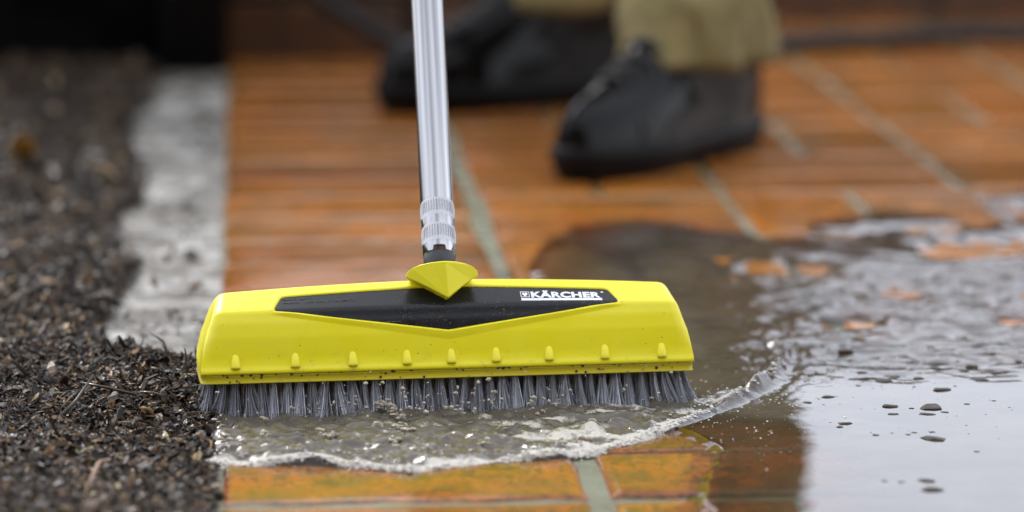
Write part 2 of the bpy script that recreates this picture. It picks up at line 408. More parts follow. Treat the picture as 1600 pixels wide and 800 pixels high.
churn = np.where(inw, 1.0, 0) * smooth(0, .01, dw) 
Z += churn * (.0050 * fbm(X * 60, Y * 95, 4, N2) + .0012 * fbm(X * 220, Y * 260, 2, N3) * (X < .30))
# churned trail running from the right end of the bristles to the crest
TR = P2([(1085, 640), (1130, 638), (1180, 615), (1215, 580)])
dt, _, _ = poly_sd(X, Y, TR, False)
Z += .003 * np.exp(-(dt / .005) ** 2) * (1 + fbm(X * 150, Y * 120, 3))
turb = np.clip(.88 - .76 * smooth(2.235, 2.20, Y + .1 * (X - .3)) * smooth(.41, .32, X + .02 * fbm(X * 30, Y * 30, 3)) + .1 * fbm(X * 20, Y * 20, 3), 0.15, 1)
turb = turb * (1 - .35 * chop) * (.08 + .92 * smooth(-.01, .10, sdraw))
turb = np.where(inw, .90, np.minimum(turb, .80))
wv = .0035 + .0045 * np.clip(fbm(tw * 38, tw * 0 + 8, 3) + .4, 0, 1.2)
foam = 1.0 * np.exp(-((dsg + .15 * wv) / wv) ** 2) * left * (sd_ > -.03) + churn * np.clip(.28 + .75 * fbm(X * 50, Y * 80, 4, N3), 0, .8) * (.5 + .5 * smooth(.0, .2, X))
foam += .26 * (1 - left) * np.exp(-((dsg + .003) / .004) ** 2) + .22 * np.exp(-(dt / .006) ** 2)
patch = np.exp(-(((X - ground(900, 690)[0]) / .055) ** 2 + ((Y - ground(900, 690)[1]) / .03) ** 2))
foam += .38 * patch * churn
fine = np.clip(chop * .6 + churn * .9 + .25 * (1 - left) * np.exp(-dw / .02), 0, 1)
V = np.stack([X, Y, Z], -1).reshape(-1, 3); F = grid_faces(len(gx), len(gy))[:, ::-1]
keep = (np.where(Y > 2.5, sd_ + .03, sd_).ravel() > -.022)[F].any(1); F = F[keep]
used = np.unique(F); rem = -np.ones(len(V), int); rem[used] = np.arange(len(used))
C = np.stack([turb, np.clip(foam, 0, 1), fine], -1).reshape(-1, 3)
me = mesh_np('water', V[used], rem[F]); vcol(me, C[used])
tag(link('water', me, MW), kind='structure')
def water_z(x, y):
    i = min(len(gx) - 1, np.searchsorted(gx, x)); j = min(len(gy) - 1, np.searchsorted(gy, y)); return float(Z[i, j])

# ------------------------------------------------------------------ push broom
broom = tag(empty('push_broom', (BRUSH[0], BRUSH[1], 0), ROT), 'yellow wide scrubbing broom with grey bristles and aluminium pole, sweeping muddy water', 'broom')
PROF = [(-.0262, .0295), (-.0280, .0300), (-.0284, .0318), (-.0268, .0345), (-.0255, .039), (-.0246, .045), (-.0232, .053), (-.0205, .062), (-.0172, .0690), (-.003, .0740), (.006, .0770), (.014, .0750), (.021, .068), (.026, .05), (.027, .0295)]
pl = []
seglen = [math.dist(PROF[k], PROF[k + 1]) for k in range(len(PROF) - 1)]
cum = [0]
for s in seglen: cum.append(cum[-1] + s)
S_CR = cum[8]; S_RG = cum[10]
ss = np.arange(0, cum[-1], .0006)
py_ = np.interp(ss, cum, [p[0] for p in PROF]); pz_ = np.interp(ss, cum, [p[1] for p in PROF])
for it in range(9):
    py_[1:-1] = .25 * py_[:-2] + .5 * py_[1:-1] + .25 * py_[2:]; pz_[1:-1] = .25 * pz_[:-2] + .5 * pz_[1:-1] + .25 * pz_[2:]
def hw(z): return np.interp(z, [.0295, .034, .05, .069, .080], [.1600, .1598, .1570, .1520, .1475])
def surf(x, s):
    """housing surface point; x in -1..1 units (u), s along the profile"""
    y = np.interp(s, ss, py_); z = np.interp(s, ss, pz_)
    xx = x * hw(z)
    arch = .0060 * (1 - np.clip(np.abs(x), 0, 1) ** 1.7)
    z = z + arch * smooth(.064, .079, z)
    e = (1 - np.abs(x)) * .16; r = .0075
    t = np.clip(1 - e / r, 0, 1); q = r * (1 - np.sqrt(np.clip(1 - t * t, 0, 1)))
    z2 = z - q * .9 * smooth(.045, .078, z); y2 = y * (1 - q / .03 * smooth(.036, .06, z))
    return xx, y2, z2
def psd(xm, t):
    """signed inside-distance of the black inlay (xm metres, t metres above the crease)"""
    a = (.0172 - .0030 * np.abs(xm) / .11) - t
    b = (t + .0156 * (1 - np.abs(xm) / .1125)) * .99
    c = (.1125 - .42 * np.maximum(t, 0) - np.abs(xm))
    k = 900.0
    return -np.log(np.exp(-k * a) + np.exp(-k * b) + np.exp(-k * c)) / k
def offset_surf(u, s, d):
    x, y, z = surf(u, s)
    x2, y2, z2 = surf(u, s + .0004); x1, y1, z1 = surf(u, s - .0004)
    ty, tz = y2 - y1, z2 - z1; l = np.sqrt(ty ** 2 + tz ** 2) + 1e-12
    return x, y + d * (-tz / l), z + d * (ty / l)
us = np.concatenate([[-1, -.9995, -.998, -.9955, -.992, -.987, -.98, -.97], np.linspace(-.955, .955, 330), [.97, .98, .987, .992, .9955, .998, .9995, 1]])
sv = np.concatenate([np.arange(0.0005, S_RG + .004, .00042), np.arange(S_RG + .005, cum[-1] - .0005, .003)])
U, SS = np.meshgrid(us, sv, indexing='ij')
xm = U * hw(np.interp(SS, ss, pz_)); t = SS - S_CR
p = psd(xm, t)
disp = -.0026 * smooth(-.0006, .0009, p)
belowV = (t + .0156 * (1 - np.abs(xm) / .1125)); vw = .0058 * (1 - .55 * np.abs(xm) / .12)
fac = np.clip(1 + belowV / vw, 0, 1) * (belowV < .0008) * smooth(.118, .106, np.abs(xm))
disp = disp + .0013 * fac * (t < .001) * np.clip(-t / .002, 0, 1)
rimtop = np.exp(-((p + .0018) / .0012) ** 2) * (t > 0) * .0003
x_, y_, z_ = offset_surf(U, SS, disp + rimtop)
nu, nv = U.shape
V = np.stack([x_, y_, z_], -1).reshape(-1, 3); F = grid_faces(nu, nv).tolist()
bm = bmesh.new(); bv = [bm.verts.new(v) for v in V.tolist()]
for f in F: bm.faces.new([bv[i] for i in f])
for i0 in (0, (nu - 1) * nv):
    bm.faces.new([bv[i0 + j] for j in range(nv)])
bm.faces.new([bv[i * nv] for i in range(nu)] + [bv[i * nv + nv - 1] for i in range(nu - 1, -1, -1)])
housing = from_bm('housing', bm, MY, broom)
# black inlay
us2 = np.linspace(-.78, .78, 300); sv2 = np.arange(S_CR - .0175, S_CR + .0195, .0005)
U, SS = np.meshgrid(us2, sv2, indexing='ij')
xm = U * hw(np.interp(SS, ss, pz_)); p = psd(xm, SS - S_CR)
x_, y_, z_ = offset_surf(U, SS, -.0012 + 0 * U)
V = np.stack([x_, y_, z_], -1).reshape(-1, 3); F = grid_faces(*U.shape); F = F[(p.ravel() > -.0004)[F].all(1)]
used = np.unique(F); rem = -np.ones(len(V), int); rem[used] = np.arange(len(used))
inlay = link('inlay_panel', mesh_np('inlay_panel', V[used], rem[F]), MBK, broom); tag(inlay, 'black inlay panel')
sol = inlay.modifiers.new('thick', 'SOLIDIFY'); sol.thickness = .001; sol.offset = 0
# lettering mapped onto the inlay
def lay(name, bm, x0, s0, sx, sy, d, mat, parent, shear=0.0, label=None):
    for v in bm.verts:
        xx = x0 + v.co.x * sx; s_ = s0 + v.co.y * sy + (xx - x0) * shear
        hwv = float(hw(np.interp(s_, ss, pz_)))
        a, b, c_ = offset_surf(np.array(xx / hwv), np.array(s_), d)
        v.co = (float(a), float(b), float(c_))
    o = from_bm(name, bm, mat, parent, False)
    if label: o['label'] = label
    return o
def text_bm(txt, off=0.0, spacing=1.0):
    cu = bpy.data.curves.new('text', 'FONT'); cu.body = txt; cu.offset = off; cu.space_character = spacing; cu.resolution_u = 4
    to = bpy.data.objects.new('text', cu); COL.objects.link(to)
    dg = bpy.context.evaluated_depsgraph_get(); m_ = bpy.data.meshes.new_from_object(to.evaluated_get(dg))
    bpy.data.objects.remove(to); bm = bmesh.new(); bm.from_mesh(m_); bpy.data.meshes.remove(m_)
    xs = [v.co.x for v in bm.verts]; x0, x1 = min(xs), max(xs)
    for v in bm.verts: v.co.x = (v.co.x - x0) / (x1 - x0)
    return bm
def rects(L_):
    bm = bmesh.new()
    for r_ in L_:
        if len(r_) == 4 and not isinstance(r_[0], tuple): a, b, c_, d_ = r_; r_ = ((a, b), (c_, b), (c_, d_), (a, d_))
        bm.faces.new([bm.verts.new((x, y, 0)) for x, y in r_])
    bmesh.ops.subdivide_edges(bm, edges=bm.edges, cuts=2, use_grid_fill=True) if len(L_) == 1 and 0 else None
    return bm
TX, TS = .0555, S_CR + .0056
lay('logo_lettering', text_bm('KÄRCHER', .045, 1.05), TX, TS, .0456, .0078, -.0005, MWH, inlay, -.012, 'white logo lettering')
ul = bmesh.new()
n = 24
for k in range(n):
    a, b = -.15 + 1.16 * k / n, -.15 + 1.16 * (k + 1) / n
    vs = [ul.verts.new(q) for q in ((a, -.44, 0), (b, -.44, 0), (b, -.13, 0), (a, -.13, 0))]; ul.faces.new(vs)
lay('logo_underline', ul, TX, TS, .0456, .0068, -.0005, MWH, inlay, -.012)
em = rects([(0, 0, 1, .09), (0, .91, 1, 1), (0, .09, .07, .91), (.93, .09, 1, .91), ((.5, .10), (.80, .50), (.80, .74), (.66, .84), (.5, .70), (.34, .84), (.20, .74), (.20, .50))])
lay('logo_emblem', em, TX - .0068, TS + .0002, .0058, .0056, -.0005, MWH, inlay)
rg = bmesh.new(); bmesh.ops.create_circle(rg, cap_ends=True, segments=10, radius=.5)
lay('registered_mark', rg, TX + .0470, TS + .0052, .0018, .0013, -.0005, MWH, inlay)
MEM = mat_simple('embossed_black', (.004, .004, .005), .2)
lay('embossed_text', text_bm('MAX. 60°C', .01), -.1055, S_CR + .0108, .0190, .0030, -.0004, MEM, inlay)
lay('embossed_text', text_bm('MAX. 180 bar / 18 MPa', .01), -.1055, S_CR + .0072, .0460, .0030, -.0004, MEM, inlay)
# nubs along the skirt
def nub_mesh():
    bm = bmesh.new(); rows = []
    for k in range(9):
        tt = k / 8; z = .0105 * tt; wv = .0034 * (math.sqrt(max(0, 1 - tt ** 1.6)) ** .9) if tt < 1 else 0.0001; dpt = .0036 * (1 - tt ** 1.8) + .00002
        if k == 0: wv *= .94
        rows.append([bm.verts.new((wv * math.cos(a), -dpt * math.sin(a), z)) for a in [math.pi * i / 10 for i in range(11)]])
    for a, b in zip(rows, rows[1:]):
        for i in range(10): bm.faces.new((a[i], a[i + 1], b[i + 1], b[i]))
    bm.faces.new(rows[0])
    bmesh.ops.recalc_face_normals(bm, faces=bm.faces)
    me = bpy.data.meshes.new('nub'); bm.to_mesh(me); bm.free()
    for p_ in me.polygons: p_.use_smooth = True
    me.materials.append(MY); return me
NM = nub_mesh()
for px in (366, 458, 547, 631, 700, 770, 853, 941, 1031):
    o = link('nub', NM, MY, housing); o.location = ((px - 697) / 2404, -.0262, .0335); o.rotation_euler = (R(-12), 0, 0)
# lower plate carrying the bristles
def rbox(hx, hy, z0, z1, r=.004, seg=5):
    bm = bmesh.new(); out = []
    for cx, cy, a0 in ((hx - r, hy - r, 0), (-hx + r, hy - r, 90), (-hx + r, -hy + r, 180), (hx - r, -hy + r, 270)):
        for k in range(seg + 1):
            a = R(a0 + 90 * k / seg); out.append((cx + r * math.cos(a), cy + r * math.sin(a)))
    rings = []
    for z, s in ((z0, -.0006), (z0 + .0006, 0), (z1 - .0004, 0), (z1, -.0004)):
        rings.append([bm.verts.new((x + math.copysign(s, x), y + math.copysign(s, y), z)) for x, y in out])
    for a, b in zip(rings, rings[1:]):
        for i in range(len(out)): bm.faces.new((a[i], a[(i + 1) % len(out)], b[(i + 1) % len(out)], b[i]))
    bm.faces.new(rings[0]); bm.faces.new(rings[-1]); return bm
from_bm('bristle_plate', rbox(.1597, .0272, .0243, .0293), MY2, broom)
# bristle tufts
def tuft_mesh(seed, n=78, splay=(0, 0)):
    r = random.Random(seed); V = []; F = []; C = []; spr = r.choice([.0012, .0026, .0034, .0042]); tone = r.uniform(.75, 1.25)
    for b in range(n):
        a = r.uniform(0, 2 * math.pi); q = math.sqrt(r.random()); bx, by = .0021 * q * math.cos(a), .0021 * q * math.sin(a)
        sp = spr + .0012 * r.random(); Ln = .0262 + r.uniform(-.002, .0016)
        tx, ty = bx + sp * q * math.cos(a) + splay[0] + r.gauss(0, .0006), by + sp * q * math.sin(a) + splay[1] + r.gauss(0, .0005)
        rad = .000175 * r.uniform(.8, 1.2)
        g = r.choice([.16, .22, .32, .45, .65]) * r.uniform(.8, 1.2) * tone; col = (g * .93, g * .97, g * 1.10)
        if r.random() < .04: col = (.01, .01, .012)
        kx = r.gauss(0, .0006)
        for k in range(4):
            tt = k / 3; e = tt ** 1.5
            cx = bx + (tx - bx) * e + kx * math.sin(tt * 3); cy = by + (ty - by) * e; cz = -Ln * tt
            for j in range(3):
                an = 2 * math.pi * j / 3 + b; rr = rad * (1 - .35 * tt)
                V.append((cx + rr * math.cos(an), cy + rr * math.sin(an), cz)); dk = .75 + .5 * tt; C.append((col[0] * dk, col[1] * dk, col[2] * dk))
        o = b * 12
        for k in range(3):
            for j in range(3): F.append((o + k * 3 + j, o + k * 3 + (j + 1) % 3, o + k * 3 + 3 + (j + 1) % 3, o + k * 3 + 3 + j))
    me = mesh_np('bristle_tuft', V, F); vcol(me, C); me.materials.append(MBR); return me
front = [tuft_mesh(s, splay=(rnd.uniform(-.001, .001), -.0058)) for s in range(14)]
mid = [tuft_mesh(s + 30, 44, splay=(0, -.002)) for s in range(4)]
back = [tuft_mesh(s + 40, 44, splay=(0, .005)) for s in range(3)]
lend = [tuft_mesh(60 + k, 60, splay=(-.0085 + .0024 * k, -.0045)) for k in range(3)]
rend = [tuft_mesh(70 + k, 60, splay=(.0095 - .0026 * k, -.004)) for k in range(4)]
NT_ = 38
for row, (yy, fam) in enumerate(((-.0215, front), (-.0145, front), (-.0055, mid), (.0055, mid), (.0145, back), (.0215, back))):
    for k in range(NT_):
        x = -.154 + .308 * (k + .5 * (row % 2) * .98) / (NT_ - .5)
        me = rnd.choice(fam)
        if k < 3: me = lend[k]
        if k >= NT_ - 4: me = rend[NT_ - 1 - k]
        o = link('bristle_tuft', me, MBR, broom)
        o.location = (x + rnd.uniform(-.0006, .0006), yy, .0246); o.rotation_euler = (rnd.uniform(-.05, .05), rnd.gauss(0, .055), rnd.uniform(-.3, .3))
        o.scale = (rnd.uniform(.85, 1.15), 1, rnd.uniform(.94, 1.02))
# joint hood (kite with a centre ridge) and pole
POLE_EL = R(48)
ax = Vector((.043, math.cos(POLE_EL), math.sin(POLE_EL))).normalized()         # in broom space
PB = Vector((-.003, -.001, .0955))                                              # pole foot, broom space
bm = bmesh.new()
def hoodpt(px, py, y):                                                           # px offsets from 697,469 ; front silhouette
    return Vector(((px - 697) / 2404, y, .0742 + (469 - py + 0) / 2352 - (y + .015) * .21))
arc = [(633, 435), (635.5, 428), (643, 421.5), (656, 416.5), (673, 413.3), (692, 412), (710, 413), (727, 416.5), (739, 421.5), (746, 428), (748, 435)]
sidey = [-.010, -.011, -.0125, -.014, -.0165, -.0205, -.0165, -.014, -.0125, -.011, -.010]
topv = [bm.verts.new(hoodpt(a[0], a[1], y)) for a, y in zip(arc, sidey)]
tip = bm.verts.new(hoodpt(697, 469, -.0215))
tl = [bm.verts.new(hoodpt(634 + (697 - 634) * f_, 436 + (469 - 436) * f_ ** 1.15, -.010 - .0115 * f_)) for f_ in (.25, .5, .75)]
tr = [bm.verts.new(hoodpt(747 + (697 - 747) * f_, 436 + (469 - 436) * f_ ** 1.15, -.010 - .0115 * f_)) for f_ in (.25, .5, .75)]
lefts = [topv[0]] + tl + [tip]; rights = [topv[10]] + tr + [tip]
cL = bm.verts.new(hoodpt(664, 438, -.0150)); 
bm.faces.new([topv[5], topv[4], topv[3], topv[2], topv[1]] + lefts)
bm.faces.new([tip] + rights[::-1][1:] + [topv[9], topv[8], topv[7], topv[6], topv[5]]); bm.verts.remove(cL)
rim = lefts[::-1] + topv[1:10] + rights[:-1]
bk = [bm.verts.new(v.co + Vector((0, .024, -.009)) - Vector((v.co.x * .25, 0, 0))) for v in rim]
for k in range(len(rim)): bm.faces.new((rim[k], rim[(k + 1) % len(rim)], bk[(k + 1) % len(rim)], bk[k]))
bm.faces.new(bk)
bmesh.ops.recalc_face_normals(bm, faces=bm.faces)
hood = from_bm('joint_hood', bm, MY3, broom, False)
bv_ = hood.modifiers.new('bev', 'BEVEL'); bv_.width = .0007; bv_.segments = 3; bv_.limit_method = 'ANGLE'; bv_.angle_limit = R(18)
def rev(prof, seg=48, knurl=None):
    """lathe about +Z; prof [(r,z)]"""
    bm = bmesh.new(); rings = []
    for r_, z in prof: rings.append([bm.verts.new((r_ * math.cos(2 * math.pi * i / seg), r_ * math.sin(2 * math.pi * i / seg), z)) for i in range(seg)])
    for a, b in zip(rings, rings[1:]):
        for i in range(seg): bm.faces.new((a[i], a[(i + 1) % seg], b[(i + 1) % seg], b[i]))
    if prof[0][0] > 1e-5: bm.faces.new(rings[0])
    if prof[-1][0] > 1e-5: bm.faces.new(rings[-1])
    return bm
PR = .01085; q = ax.to_track_quat('Z', 'Y')
def on_pole(bm, name, mat, z, parent=broom, sm=True):
    o = from_bm(name, bm, mat, parent, sm)
    if parent is broom:
        o.rotation_mode = 'QUATERNION'; o.rotation_quaternion = q; o.location = PB + ax * z
    else: o.location = (0, 0, z)
    return o
pole = on_pole(rev([(PR - .0012, -.0002), (PR, .0006), (PR, .0190), (PR - .0004, .0196), (PR - .0004, .0204), (PR, .021), (PR, .0395), (PR - .0004, .0401), (PR - .0004, .0409), (PR, .0415), (PR, 1.42)]), 'pole', MAL, .003)
def knurl_mesh():
    bm = bmesh.new(); seg = 40 * 4; rings = []
    for z, am in ((0, 0), (.0015, .4), (.003, 1), (.010, 1), (.0115, .5), (.013, 0)):
        ring = []
        for i in range(seg):
            a = 2 * math.pi * i / seg; tooth = (1, .4, -1, .4)[i % 4]
            r_ = PR + .00005 + (.00003 + .00045 * tooth) * am
            ring.append(bm.verts.new((r_ * math.cos(a), r_ * math.sin(a), z)))
        rings.append(ring)
    for a, b in zip(rings, rings[1:]):
        for i in range(seg): bm.faces.new((a[i], a[(i + 1) % seg], b[(i + 1) % seg], b[i]))
    return bm
MKN = mat_simple('knurled_aluminium', (.40, .40, .42), .25, 1.0, bs=0.02)
MKD = mat_simple('shaded_groove', (.10, .10, .11), .4, .6)  # dark colour on the groove faces paints the shade between the teeth
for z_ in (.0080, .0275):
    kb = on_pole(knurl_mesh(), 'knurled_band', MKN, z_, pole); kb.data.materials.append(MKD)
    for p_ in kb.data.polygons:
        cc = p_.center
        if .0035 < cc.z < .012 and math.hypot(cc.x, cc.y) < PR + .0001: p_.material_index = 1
on_pole(rev([(.0095, -.006), (.0104, -.005), (.0104, .002), (.0102, .0065)]), 'pole_collar', MRB, 0)
on_pole(rev([(PR + .0030, 1.30), (PR + .0034, 1.302), (PR + .0034, 1.425), (PR + .002, 1.432), (0.0002, 1.434)]), 'grip', MRB, .003)
# water drops on the broom
def drop_cloud(n, fn, rmin, rmax, seed, flat=.6):
    r = random.Random(seed); V = []; F = []
    for k in range(n):
        (x, y, z), rr = fn(r), r.uniform(rmin, rmax) ** 1
        o = len(V)
        for i, ph in enumerate((0, .55, 1.05)):
            for j in range(7):
                a = 2 * math.pi * j / 7; V.append((x + rr * math.cos(ph) * math.cos(a), y - rr * flat * math.sin(ph), z + rr * math.cos(ph) * math.sin(a)))
        V.append((x, y - rr * flat, z))
        for i in range(2):
            for j in range(7): F.append((o + i * 7 + j, o + i * 7 + (j + 1) % 7, o + (i + 1) * 7 + (j + 1) % 7, o + (i + 1) * 7 + j))
        for j in range(7): F.append((o + 14 + j, o + 14 + (j + 1) % 7, o + 21, o + 21))
    me = bpy.data.meshes.new('drops'); me.from_pydata(V, [], [tuple(dict.fromkeys(f)) for f in F]); 
    for p_ in me.polygons: p_.use_smooth = True
    return me
def on_panel(r):
    while 1:
        xm_ = r.uniform(-.1, .105); t_ = r.uniform(-.0145, .003) if xm_ > -.03 or r.random() < .15 else -.009
        if float(psd(np.array(xm_), np.array(t_))) > .001: break
    a, b, c_ = offset_surf(np.array(xm_ / float(hw(.068))), np.array(S_CR + t_), -.00075); return float(a), float(b), float(c_)
def on_front(r):
    xm_ = r.uniform(-.152, .152); s_ = r.uniform(.012, S_CR - .004)
    if abs(xm_) < .11: s_ = r.uniform(.010, .022)
    a, b, c_ = offset_surf(np.array(xm_ / float(hw(.05))), np.array(s_), 0.0); return float(a), float(b), float(c_)
tag(link('water_drops', drop_cloud(420, on_panel, .00015, .00042, 5), MCW, broom), 'tiny water beads on the black panel', kind='stuff')
tag(link('water_drops', drop_cloud(150, on_front, .00012, .0004, 6, .4), MCW, broom), 'tiny water beads on the yellow housing', kind='stuff')
SPK = mat_simple('black_grit', (.01, .008, .006), .3)
def on_plate(r): return r.uniform(-.155, .155), -.0274, r.choice([r.uniform(.0248, .0292), .0297])
MUDS = mat_simple('dried_mud', (.16, .11, .06), .6)
tag(link('mud_spatter', drop_cloud(34, on_front, .00015, .0005, 16, .12), MUDS, broom), 'small mud spatter on the yellow housing', kind='stuff')
tag(link('grit_specks', drop_cloud(60, on_plate, .0003, .0011, 8, .5), SPK, broom), 'black grit stuck along the seam', kind='stuff')

# ------------------------------------------------------------------ splash beads, foam bubbles
ico = bmesh.new(); bmesh.ops.create_icosphere(ico, subdivisions=2, radius=1)
IV = np.array([v.co[:] for v in ico.verts]); ico.verts.index_update(); IF = np.array([[v.index for v in f.verts] for f in ico.faces]); ico.free()
def blobs(P_, Rr, cols, squash=None, jitter=.0, seed=1):
    r = np.random.RandomState(seed); n = len(P_)
    J = 1 + jitter * (r.rand(n, len(IV), 1) - .5) * 2
    sc = Rr[:, None, None] * (squash[:, None, :] if squash is not None else 1)
    V = (IV[None] * J * sc + P_[:, None, :]).reshape(-1, 3); F = (IF[None] + (np.arange(n) * len(IV))[:, None, None]).reshape(-1, 3)
    me = mesh_np('blobs', V, F); vcol(me, np.repeat(cols, len(IV), 0)); return me
def grit_cols(r, n):
    t_ = r.rand(n, 1); return np.array([[.26, .22, .15]]) * (1 - t_) + np.array([[.50, .45, .35]]) * t_
rs = np.random.RandomState(11)
P_ = []; Rr = []
c8, s8 = math.cos(ROT), math.sin(ROT)
for k in range(260):
    lx = np.clip(rs.normal(-.01, .07), -.15, .15); ly = -.031 - abs(rs.normal(0, .016)); z = abs(rs.normal(0, .011)) + .003
    if rs.rand() < .12: z += rs.rand() * .012
    P_.append((BRUSH[0] + lx * c8 - ly * s8, BRUSH[1] + lx * s8 + ly * c8, z)); Rr.append(.0003 + .0008 * rs.rand() ** 3)
P_ = np.array(P_); Rr = np.array(Rr)
tag(link('splash_droplets', blobs(P_, Rr, grit_cols(rs, len(P_)), np.stack([rs.uniform(.6, 1.9, len(P_)), np.ones(len(P_)), rs.uniform(.7, 1.7, len(P_))], 1), .38), MBD), 'gritty droplets thrown up in front of the bristles', 'droplets', kind='stuff')
# sandy tongues of splash: strings of overlapping lumps rising off the water
P_ = []; Rr = []
for px0, py0, px1, py1, z0, z1, n_ in ((575, 632, 600, 628, .004, .011, 26), (600, 628, 628, 655, .011, .005, 34), (585, 662, 640, 670, .003, .007, 30), (640, 668, 610, 690, .003, .004, 22), (495, 668, 525, 690, .003, .005, 16), (640, 700, 690, 704, .003, .005, 24), (760, 655, 800, 668, .003, .008, 22), (860, 690, 930, 684, .003, .006, 26), (735, 685, 760, 690, .003, .006, 12), (430, 668, 400, 690, .003, .005, 12), (330, 640, 350, 690, .003, .007, 22)):
    a_, b_ = ground(px0, py0, z0), ground(px1, py1, z1)
    for k in range(n_):
        f_ = rs.rand(); q_ = a_.lerp(b_, f_); P_.append((q_.x + rs.normal(0, .0016), q_.y + rs.normal(0, .003), max(.002, q_.z + rs.normal(0, .0012)))); Rr.append(.0005 + .0013 * rs.rand() ** 2)
P_ = np.array(P_); Rr = np.array(Rr)
tag(link('splash', blobs(P_, Rr, grit_cols(rs, len(P_)) * .9, np.stack([rs.uniform(.8, 2.2, len(P_)), np.ones(len(P_)), rs.uniform(.5, 1.2, len(P_))], 1), .4), MBD), 'sandy tongues of muddy splash between bristles and wave front', 'splash', kind='stuff')
# froth bubbles along the wave front
P_ = []; Rr = []
WV = [Vector(p) for p in WAVE]
for k in range(1500):
    i = rs.randint(1, 16); f_ = rs.rand(); a = WV[i].lerp(WV[i + 1], f_)
    inner = abs(rs.normal(0, .012)) if rs.rand() < .35 else rs.normal(0, .0022)
    x, y = a.x + rs.normal(0, .001), a.y + inner - .001
    if a.x > .30 and rs.rand() < .7: continue
    P_.append((x, y, water_z(x, y) + .0002)); Rr.append(.00035 + .0010 * rs.rand() ** 3)
for k in range(420):  # tiny pale flecks standing for droplets and white glints on the right
    g_ = ground(rs.normal(1150, 70), 640 + rs.normal(0, 40)) if rs.rand() < .55 else ground(rs.uniform(1180, 1600), rs.uniform(430, 640))
    wz = water_z(g_.x, g_.y)
    if wz > .001: P_.append((g_.x, g_.y, wz)); Rr.append(.0003 + .0006 * rs.rand() ** 3)
P_ = np.array(P_); Rr = np.array(Rr); t_ = rs.rand(len(P_), 1)
tag(link('foam', blobs(P_, Rr, (.42 + .2 * t_) * np.array([[1, .96, .88]]), np.stack([np.ones(len(P_)), np.ones(len(P_)), .6 * np.ones(len(P_))], 1)), MBD), 'pale froth along the wave front, and pale flecks standing for glints on the puddle', 'foam', kind='stuff')
# larger clear bubbles, one thing each
MBU = mat_clearwater('bubble_film', (.96, .95, .92))
bmb = bmesh.new(); bmesh.ops.create_uvsphere(bmb, u_segments=20, v_segments=12, radius=1)
for v in list(bmb.verts):
    if v.co.z < -.05: bmb.verts.remove(v)
bub = bpy.data.meshes.new('bubble'); bmb.to_mesh(bub); bmb.free(); bub.materials.append(MBU)
for p_ in bub.polygons: p_.use_smooth = True
BUB = [(851, 673, .0046, 'largest clear bubble, in the foam right of centre below the bristles'),
       (925, 657, .0042, 'clear dome bubble on dark water close under the right-hand bristles'),
       (590, 668, .0045, 'clear bubble below the middle-left bristles beside a sandy splash'),
       (1025, 652, .0016, None), (1010, 690, .0017, None), (985, 668, .0016, None), (760, 690, .0020, None), (700, 700, .0018, None),
       (800, 700, .0015, None), (450, 700, .0018, None), (1165, 620, .0014, None), (1320, 650, .0016, None), (1400, 560, .0018, None)]
for px, py, r_, lb in BUB:
    g = ground(px, py, .004); o = link('bubble', bub, MBU); o.location = (g.x, g.y, water_z(g.x, g.y) - r_ * .1); o.scale = (r_, r_, r_ * .8)
    tag(o, lb or 'tiny clear bubble floating on the muddy water', 'bubble', 'bubbles on the muddy water')
# dark crumbs poking out of the bright puddle
def crumb_mesh(seed):
    r = np.random.RandomState(seed); V = IV.copy(); V *= 1 + .75 * (r.rand(len(V), 1) - .5); V[:, 2] *= .5
    me = mesh_np('crumb', V, IF); me.materials.append(MCR); return me
MCR = mat_simple('wet_debris', (.012, .009, .006), .45, ns=300, col2=(.05, .03, .018), Specular_IOR_Level=.2)
CR = [crumb_mesh(s) for s in range(6)]
CRUMB = [(1380, 603, 30), (1395, 596, 26), (1435, 598, 22), (1465, 574, 48), (1518, 578, 22), (1505, 587, 22), (1555, 590, 36), (1528, 600, 34), (1471, 617, 34), (1390, 643, 28), (1456, 644, 44), (1448, 655, 26), (1395, 655, 20), (1476, 652, 14), (1293, 628, 22), (1262, 637, 14), (1320, 670, 22), (1312, 675, 14), (1458, 694, 42), (1455, 683, 14), (1428, 684, 10), (1418, 687, 10), (1448, 760, 30), (1456, 774, 34), (1408, 762, 12), (1382, 760, 10), (1510, 639, 12), (1552, 634, 10), (1424, 646, 9), (1368, 586, 14), (1345, 590, 22), (1320, 557, 24), (1400, 545, 26), (1475, 560, 26), (1530, 548, 24), (1550, 560, 14), (1250, 645, 8), (1340, 610, 10), (1428, 612, 8), (1368, 688, 12), (1525, 714, 12), (1590, 570, 16), (1340, 545, 18), (1255, 620, 6), (1300, 600, 8), (1290, 545, 10)]
CLAB = {(1465, 574, ): 'widest dark crumb, far back in the bright puddle beside a smaller one',
        (1380, 603): 'long dark crumb in the puddle, leftmost of the pair that almost touch',
        (1458, 694): 'wide brown crumb alone in the smooth water low at right',
        (1456, 774): 'blurred dark crumb in the puddle nearest the camera',
        (1448, 760): 'blurred dark crumb just behind the one nearest the camera',
        (1390, 643): 'dark oval crumb in the middle of the smooth puddle, left of the broad ragged one',
        (1456, 644): 'broad ragged crumb right of the dark oval crumb in mid puddle',
        (1320, 670): 'dark sliver of debris standing nearest the reflection of the legs',
        (1555, 590): 'flat dark crumb at the right edge of the puddle'}
for k in range(60):
    CRUMB.append((rnd.uniform(1240, 1600), 560 + 150 * rnd.random() ** 1.3, rnd.uniform(2.5, 6)))
